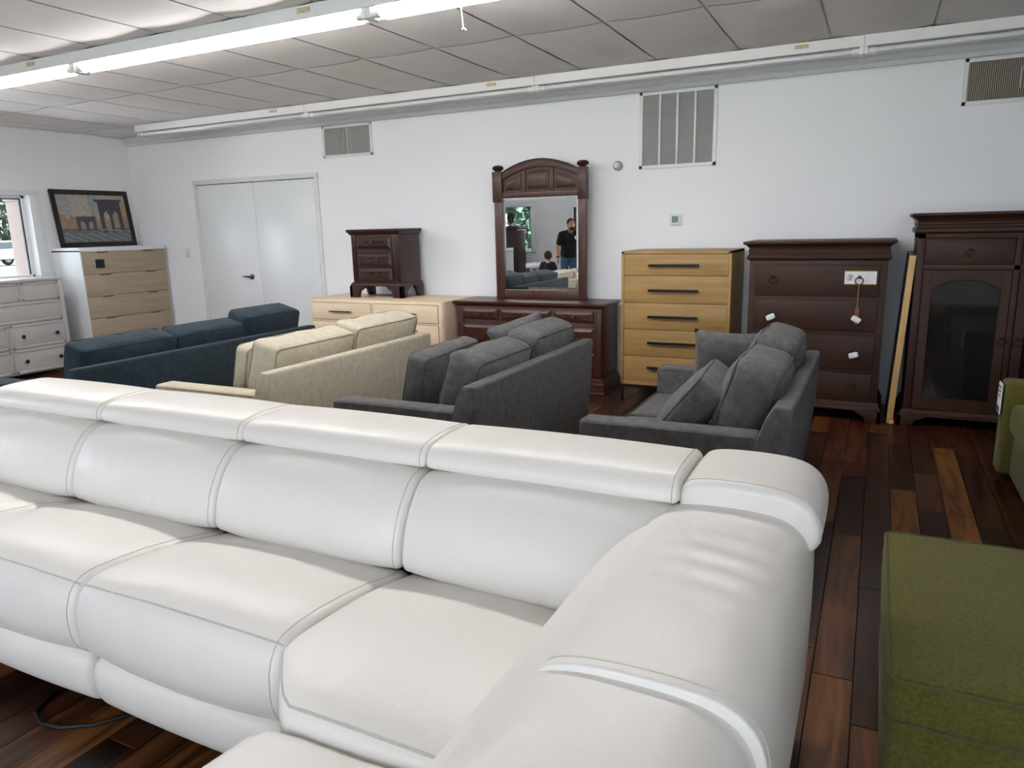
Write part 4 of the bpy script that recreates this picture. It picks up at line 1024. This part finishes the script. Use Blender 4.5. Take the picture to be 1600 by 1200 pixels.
MB().lathe([(0, -.012), (.085, -.012), (.092, 0), (.085, .012), (0, .012)], (0, 0, 0), 20, 'y', M=Matrix.Translation((-7.28, -2.18, 1.66)) @ Matrix.Diagonal((1, 1, 1.35, 1))).build('frame', 'mahogany', t, 40)
t = thing('stool', (-6.62, -2.05, 0), 'white padded stool with dark legs, seen in the dresser mirror', 'stool')
MB().soft(.21, .21, .06, .05, .01, 10, M=Matrix.Translation((-6.58, -2.05, .64))).build('seat', 'foam_white', t, 60)
for a in (-6.74, -6.42):
    for b in (-2.21, -1.89): MB().box(a-.018, a+.018, b-.018, b+.018, 0, .60, .003).build('leg', 'black_plastic', t)
t = thing('white_cabinet', (-5.35, -2.3, 0), 'white cabinet by the window wall behind the man in the mirror', 'cabinet')
MB().box(-5.62, -5.05, -2.56, -2.1, .03, .95, .006).build('case', 'lacquer_white', t, 30)
for k in range(3):
    dr = MB().box(-5.60, -5.07, -2.1, -2.085, .08+.29*k, .35+.29*k, .004).build('drawer', 'lacquer_white', t, 30)
    MB().ball((-5.335, -2.07, .215+.29*k), .016).build('knob', 'black_metal', dr)
t = thing('wall_picture', (-5.75, -2.58, 1.15), 'dark framed picture on the window wall, seen at the mirror edge', 'picture')
m = MB()
for a, b, c, d in ((-5.95, -5.45, 1.15, 1.19), (-5.95, -5.45, 1.81, 1.85), (-5.95, -5.91, 1.15, 1.85), (-5.49, -5.45, 1.15, 1.85)): m.box(a, b, -2.6, -2.57, c, d, .004)
m.build('frame', 'frame_black', t, 30); MB().box(-5.92, -5.48, -2.597, -2.585, 1.18, 1.82).build('print', 'greige_wood', t, smooth=0)

# --- people (reflected): bodies grown from joints and fused into one surface
def limb(m, pts, rad, n=10):
    """tapered tube through joints with round ends"""
    P = [Vector(p) for p in pts]; q = []; rr = []
    for i in range(len(P)-1):
        for k in range(6): s = k/6; q.append(P[i].lerp(P[i+1], s)); rr.append(rad[i]*(1-s)+rad[i+1]*s)
    q.append(P[-1]); rr.append(rad[-1]); m.tube(q, rr, n); m.ball(P[0], rad[0], n=6); m.ball(P[-1], rad[-1], n=6)
def fuse(o, vox):
    r = o.modifiers.new('fuse', 'REMESH'); r.mode = 'VOXEL'; r.voxel_size = vox; r.use_smooth_shade = True
    s = o.modifiers.new('soften', 'SMOOTH'); s.iterations = 4; s.factor = .5
def hand(m, w, d, side, s=1.0, curl=.5):
    """palm plus five unequal, bent fingers hanging along d from the wrist w"""
    w = Vector(w); d = Vector(d).normalized(); a = Vector((0, 1, 0)); a = (a-d*a.dot(d)).normalized(); n = d.cross(a)*side
    limb(m, [w, w+d*.05*s, w+d*.085*s], [.024*s, .030*s, .028*s], 8)
    for i, (off, ln) in enumerate(((-.028, .068), (-.010, .078), (.009, .073), (.027, .058))):
        b = w+d*.09*s+a*off*s; k = b+d*ln*.5*s; limb(m, [b, k, k+(d*.8+n*curl).normalized()*ln*.5*s], [.0095*s, .009*s, .0075*s], 6)
    b = w+d*.035*s-a*.026*s; k = b+(d*.6-a*.7).normalized()*.035*s; limb(m, [b, k, k+(d*.9-a*.2).normalized()*.03*s], [.011*s, .010*s, .008*s], 6)
def person(loc, rz, label, adult):
    t = thing('person', loc, label, 'person')
    M = Matrix.Translation(loc) @ Matrix.Rotation(rz, 4, 'Z')
    # local frame: faces -Y, z up
    if adult:
        m = MB(); hc = Vector((.02, -.17, 1.49))
        m.ball(hc, .074, .092, .105, 10); m.ball(hc+Vector((0, -.045, -.05)), .055, .05, .055, 8)
        limb(m, [(0, -.06, 1.32), (.015, -.12, 1.42)], [.058, .055])
        limb(m, [(0, .03, .95), (0, .02, 1.12), (0, -.02, 1.24), (0, -.04, 1.32)], [.10, .10, .11, .065], 12)
        limb(m, [(.16, -.03, 1.31), (.25, -.02, 1.06), (.27, -.10, .84)], [.058, .045, .030]); limb(m, [(-.16, -.04, 1.31), (-.27, -.08, 1.07), (-.36, -.22, .92)], [.058, .045, .030])
        hand(m, (.27, -.10, .84), (0, -.1, -1), 1); hand(m, (-.36, -.22, .92), (-.5, -.7, -.5), -1)
        limb(m, [(.08, .04, .90), (.10, .0, .50), (.11, .05, .09)], [.066, .055, .042]); limb(m, [(-.08, .04, .90), (-.11, .0, .50), (-.12, .05, .09)], [.066, .055, .042])
        m.ball(hc+Vector((0, -.098, -.012)), .014, .02, .02, 6)
        for s in (-1, 1): m.ball(hc+Vector((s*.075, .005, -.01)), .012, .02, .032, 6)
        m.xf(M); b = m.build('body', 'skin', t, 80); fuse(b, .011)
        for s in (-1, 1): MB().ball(hc+Vector((s*.030, -.084, .010)), .010, .008, .007, 6).xf(M).build('eye', 'black_plastic', b)
        MB().ball(hc+Vector((0, -.091, -.055)), .024, .008, .006, 6).xf(M).build('mouth', 'tassel_brown', b)
        m = MB(); m.ball(hc+Vector((0, .018, .028)), .080, .092, .092, 10); m.xf(M); m.build('hair', 'hair_dark', t, 80)
        m = MB(); m.ball(hc+Vector((0, -.055, -.078)), .056, .048, .040, 8); m.xf(M); m.build('beard', 'hair_dark', t, 80)
        m = MB(); limb(m, [(0, .04, .91), (0, .03, 1.02), (0, .01, 1.14), (0, -.02, 1.26), (0, -.05, 1.345)], [.145, .138, .148, .138, .075], 14)
        for s in (-1, 1): limb(m, [(s*.05, .04, .90), (s*.048, .03, 1.02), (s*.05, .01, 1.14), (s*.05, -.02, 1.25)], [.128, .12, .12, .105], 12)
        for s in (-1, 1): limb(m, [(s*.09, -.03, 1.29), (s*.165, -.03, 1.30), (s*.225, -.03 if s > 0 else -.06, 1.13)], [.09, .074, .062])
        m.xf(M); fuse(m.build('polo_shirt', 'shirt_black', t, 80), .014)
        MB().box(-.10, -.055, -.19, -.175, 1.20, 1.26, .003).xf(M).build('chest_logo', 'foam_white', t)
        m = MB(); limb(m, [(0, .04, .86), (0, .04, .95)], [.128, .12], 14)
        for s in (-1, 1): limb(m, [(s*.078, .04, .88), (s*.105, .0, .50), (s*.115, .05, .07)], [.095, .074, .06])
        m.xf(M); fuse(m.build('jeans', 'denim', t, 80), .014)
        for s in (-1, 1): MB().soft(.048, .135, .045, .04, .004, 8, M=M @ Matrix.Translation((s*.115, -.02, .045))).build('shoe', 'shirt_black', t, 60)
        m = MB(); m.lathe([(.034, 0), (.038, .008), (.038, .022), (.034, .03)], (.27, -.095, .85), 12); m.xf(M); m.build('watch', 'black_plastic', t)
    else:
        m = MB(); hc = Vector((0, -.01, .885))
        m.ball(hc, .070, .085, .092, 10); m.ball(hc+Vector((0, -.04, -.04)), .05, .045, .045, 8); limb(m, [(0, 0, .76), (0, 0, .82)], [.04, .038])
        limb(m, [(0, 0, .48), (0, 0, .62), (0, 0, .75)], [.09, .095, .06], 12)
        for s in (-1, 1):
            limb(m, [(s*.10, 0, .735), (s*.155, .01, .60), (s*.17, -.04, .48)], [.036, .030, .022]); hand(m, (s*.17, -.04, .48), (0, -.2, -1), s, .62)
            limb(m, [(s*.055, 0, .48), (s*.06, -.005, .26), (s*.06, .01, .06)], [.055, .042, .03])
            m.ball(hc+Vector((s*.072, .0, -.01)), .01, .016, .024, 6)
        m.ball(hc+Vector((0, -.088, -.012)), .010, .014, .013, 6)
        m.xf(M); b = m.build('body', 'skin', t, 80); fuse(b, .009)
        for s in (-1, 1): MB().ball(hc+Vector((s*.027, -.078, .008)), .009, .007, .007, 6).xf(M).build('eye', 'black_plastic', b)
        MB().ball(hc+Vector((0, -.084, -.048)), .018, .007, .005, 6).xf(M).build('mouth', 'tassel_brown', b)
        m = MB(); m.ball(hc+Vector((0, .016, .018)), .078, .088, .088, 10); m.xf(M); m.build('hair', 'hair_dark', t, 80)
        m = MB(); limb(m, [(0, 0, .44), (0, 0, .58), (0, 0, .70), (0, 0, .765)], [.108, .108, .10, .05], 14)
        for s in (-1, 1): limb(m, [(s*.06, 0, .72), (s*.105, 0, .735), (s*.145, .008, .64)], [.06, .05, .044])
        m.xf(M); fuse(m.build('t_shirt', 'shirt_navy', t, 80), .011)
        m = MB(); limb(m, [(0, 0, .43), (0, 0, .48)], [.10, .095], 14)
        for s in (-1, 1): limb(m, [(s*.052, 0, .45), (s*.06, 0, .25)], [.07, .062])
        m.xf(M); fuse(m.build('shorts', 'denim', t, 80), .011)
        for s in (-1, 1): MB().soft(.034, .085, .032, .028, .003, 8, M=M @ Matrix.Translation((s*.06, -.015, .032))).build('shoe', 'shirt_black', t, 60)
person((-5.57, -1.35, 0), math.radians(138), 'man in black polo shirt and jeans leaning over, seen in the mirror', True)
person((-5.86, -.95, 0), math.radians(-18), 'small child in navy t-shirt with dark hair, seen in the mirror', False)

# ================================================================== outdoors
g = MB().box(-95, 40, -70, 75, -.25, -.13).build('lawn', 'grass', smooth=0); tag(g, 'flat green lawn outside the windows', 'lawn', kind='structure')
pk = MB().box(-16, 14, -13, -2.85, -.129, -.11).build('bounce_paving', 'concrete', smooth=0); tag(pk, 'added light-bouncing paving outside the window wall', 'added paving', kind='structure')  # added ground that bounces neutral daylight up to the ceiling
pk = MB().box(-14, -8.75, -2.84, 12, -.129, -.11).build('reflector', 'concrete', smooth=0); tag(pk, 'added light-bouncing walkway outside the side window', 'added paving', kind='structure')  # added ground too, keeps the lawn's green bounce out of the room
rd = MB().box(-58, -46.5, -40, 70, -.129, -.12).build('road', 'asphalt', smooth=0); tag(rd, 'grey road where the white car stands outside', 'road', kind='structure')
def tree(x, y, h, rx, mt, label, seed):
    rr = random.Random(seed); t = thing('tree', (x, y, -.13), label, 'tree', 'trees outside the windows')
    MB().tube([(x, y, -.13), (x+.1, y, h*.3), (x, y+.1, h*.7)], [.22, .17, .06], 8).build('trunk', 'bark', t)
    vs = []; fs = []
    for k in range(1700):
        a = rr.uniform(0, 6.283); ph = math.acos(rr.uniform(-1, 1)); d = rr.uniform(.55, 1)**.5*(1-.12*math.sin(3*a+seed)**2)
        c = Vector((x+rx*d*math.sin(ph)*math.cos(a), y+rx*d*math.sin(ph)*math.sin(a), h*.46+h*.48*d*math.cos(ph)))
        u = Vector((rr.uniform(-1, 1), rr.uniform(-1, 1), rr.uniform(-1, 1))).normalized(); w = u.cross(Vector((rr.random(), rr.random(), rr.random()))).normalized(); s = rr.uniform(.22, .48)
        b = len(vs); vs += [c-u*s, c+w*s*.6, c+u*s, c-w*s*.6]; fs.append((b, b+1, b+2, b+3))
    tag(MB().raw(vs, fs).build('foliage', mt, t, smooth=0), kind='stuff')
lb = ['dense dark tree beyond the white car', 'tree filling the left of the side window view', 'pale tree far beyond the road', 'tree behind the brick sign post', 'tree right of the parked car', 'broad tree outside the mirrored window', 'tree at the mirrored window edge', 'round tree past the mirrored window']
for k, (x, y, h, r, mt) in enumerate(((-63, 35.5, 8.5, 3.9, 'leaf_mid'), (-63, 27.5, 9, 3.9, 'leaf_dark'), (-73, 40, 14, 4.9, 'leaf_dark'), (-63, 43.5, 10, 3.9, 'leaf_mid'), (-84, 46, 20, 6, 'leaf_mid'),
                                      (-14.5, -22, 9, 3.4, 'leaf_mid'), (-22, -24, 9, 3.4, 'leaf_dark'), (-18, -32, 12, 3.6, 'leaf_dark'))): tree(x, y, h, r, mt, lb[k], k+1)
t = thing('brick_sign_post', (-9.75, 5.8, -.13), 'pale brick post with faint red letters outside the side window', 'sign')
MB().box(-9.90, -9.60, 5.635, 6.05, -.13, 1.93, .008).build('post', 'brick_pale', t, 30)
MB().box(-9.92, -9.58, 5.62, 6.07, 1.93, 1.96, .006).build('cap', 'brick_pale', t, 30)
def letter(ch, x, y, z, s, parent):
    cu_ = bpy.data.curves.new('letter', 'FONT'); cu_.body = ch; cu_.size = s; cu_.extrude = .002; cu_.align_x = 'CENTER'
    tmp = bpy.data.objects.new('letter', cu_); COL.objects.link(tmp)
    me = bpy.data.meshes.new_from_object(tmp.evaluated_get(bpy.context.evaluated_depsgraph_get())); bpy.data.objects.remove(tmp)
    M = Matrix(((0, 0, 1, x), (1, 0, 0, y), (0, 1, 0, z), (0, 0, 0, 1)))
    me.transform(Matrix.Translation(-Vector(parent['_o'])) @ M); me.materials.append(MATS['letter_red'])
    o = bpy.data.objects.new('letter', me); COL.objects.link(o); o.parent = parent
for k, ch in enumerate('VATISU'): letter(ch, -9.597, 5.785-.005*k, 1.60-.108*k, .09, t)
for k, ch in enumerate('OUEER'): letter(ch, -9.597, 5.675, 1.68-.085*k, .07, t)
# car
t = thing('parked_car', (-48.5, 26.2, -.12), 'white car parked outside beyond the lawn', 'car')
M = Matrix.Translation((-48.5, 26.2, -.12)) @ Matrix.Rotation(math.radians(88), 4, 'Z')
MB().prism([(-2.2, .35), (-2.25, .75), (-2.1, .95), (-1.2, 1.02), (-.5, 1.48), (1.2, 1.52), (2.0, 1.05), (2.25, .95), (2.28, .4)], 'y', -.85, .85, .08, M=M).build('body', 'car_white', t, 40)
MB().prism([(-1.05, 1.03), (-.45, 1.42), (1.15, 1.45), (1.75, 1.05)], 'y', -.86, .86, 0, M=M).build('windows', 'car_glass', t, 30)
for a in (-1.4, 1.4):
    for s in (-.80, .80):
        w = MB().lathe([(.20, -.1), (.33, -.1), (.35, -.06), (.35, .06), (.33, .1), (.20, .1)], (a, s, .35), 20, 'y', M=M).build('wheel', 'tyre', t, 40)
        MB().lathe([(0, -.11), (.19, -.105), (.20, .105), (0, .11)], (a, s, .35), 14, 'y', M=M).build('hubcap', 'nickel', w, 40)

CS = copy_tree(BS); CS.location = BS.location+Vector((-1.45, -2.4, 0)); CS.scale = (1, 1, .87); tag(CS, 'cream sofa between the camera and window, seen only in the mirror', 'sofa')
for o in bpy.data.objects:
    if '_o' in o: del o['_o']
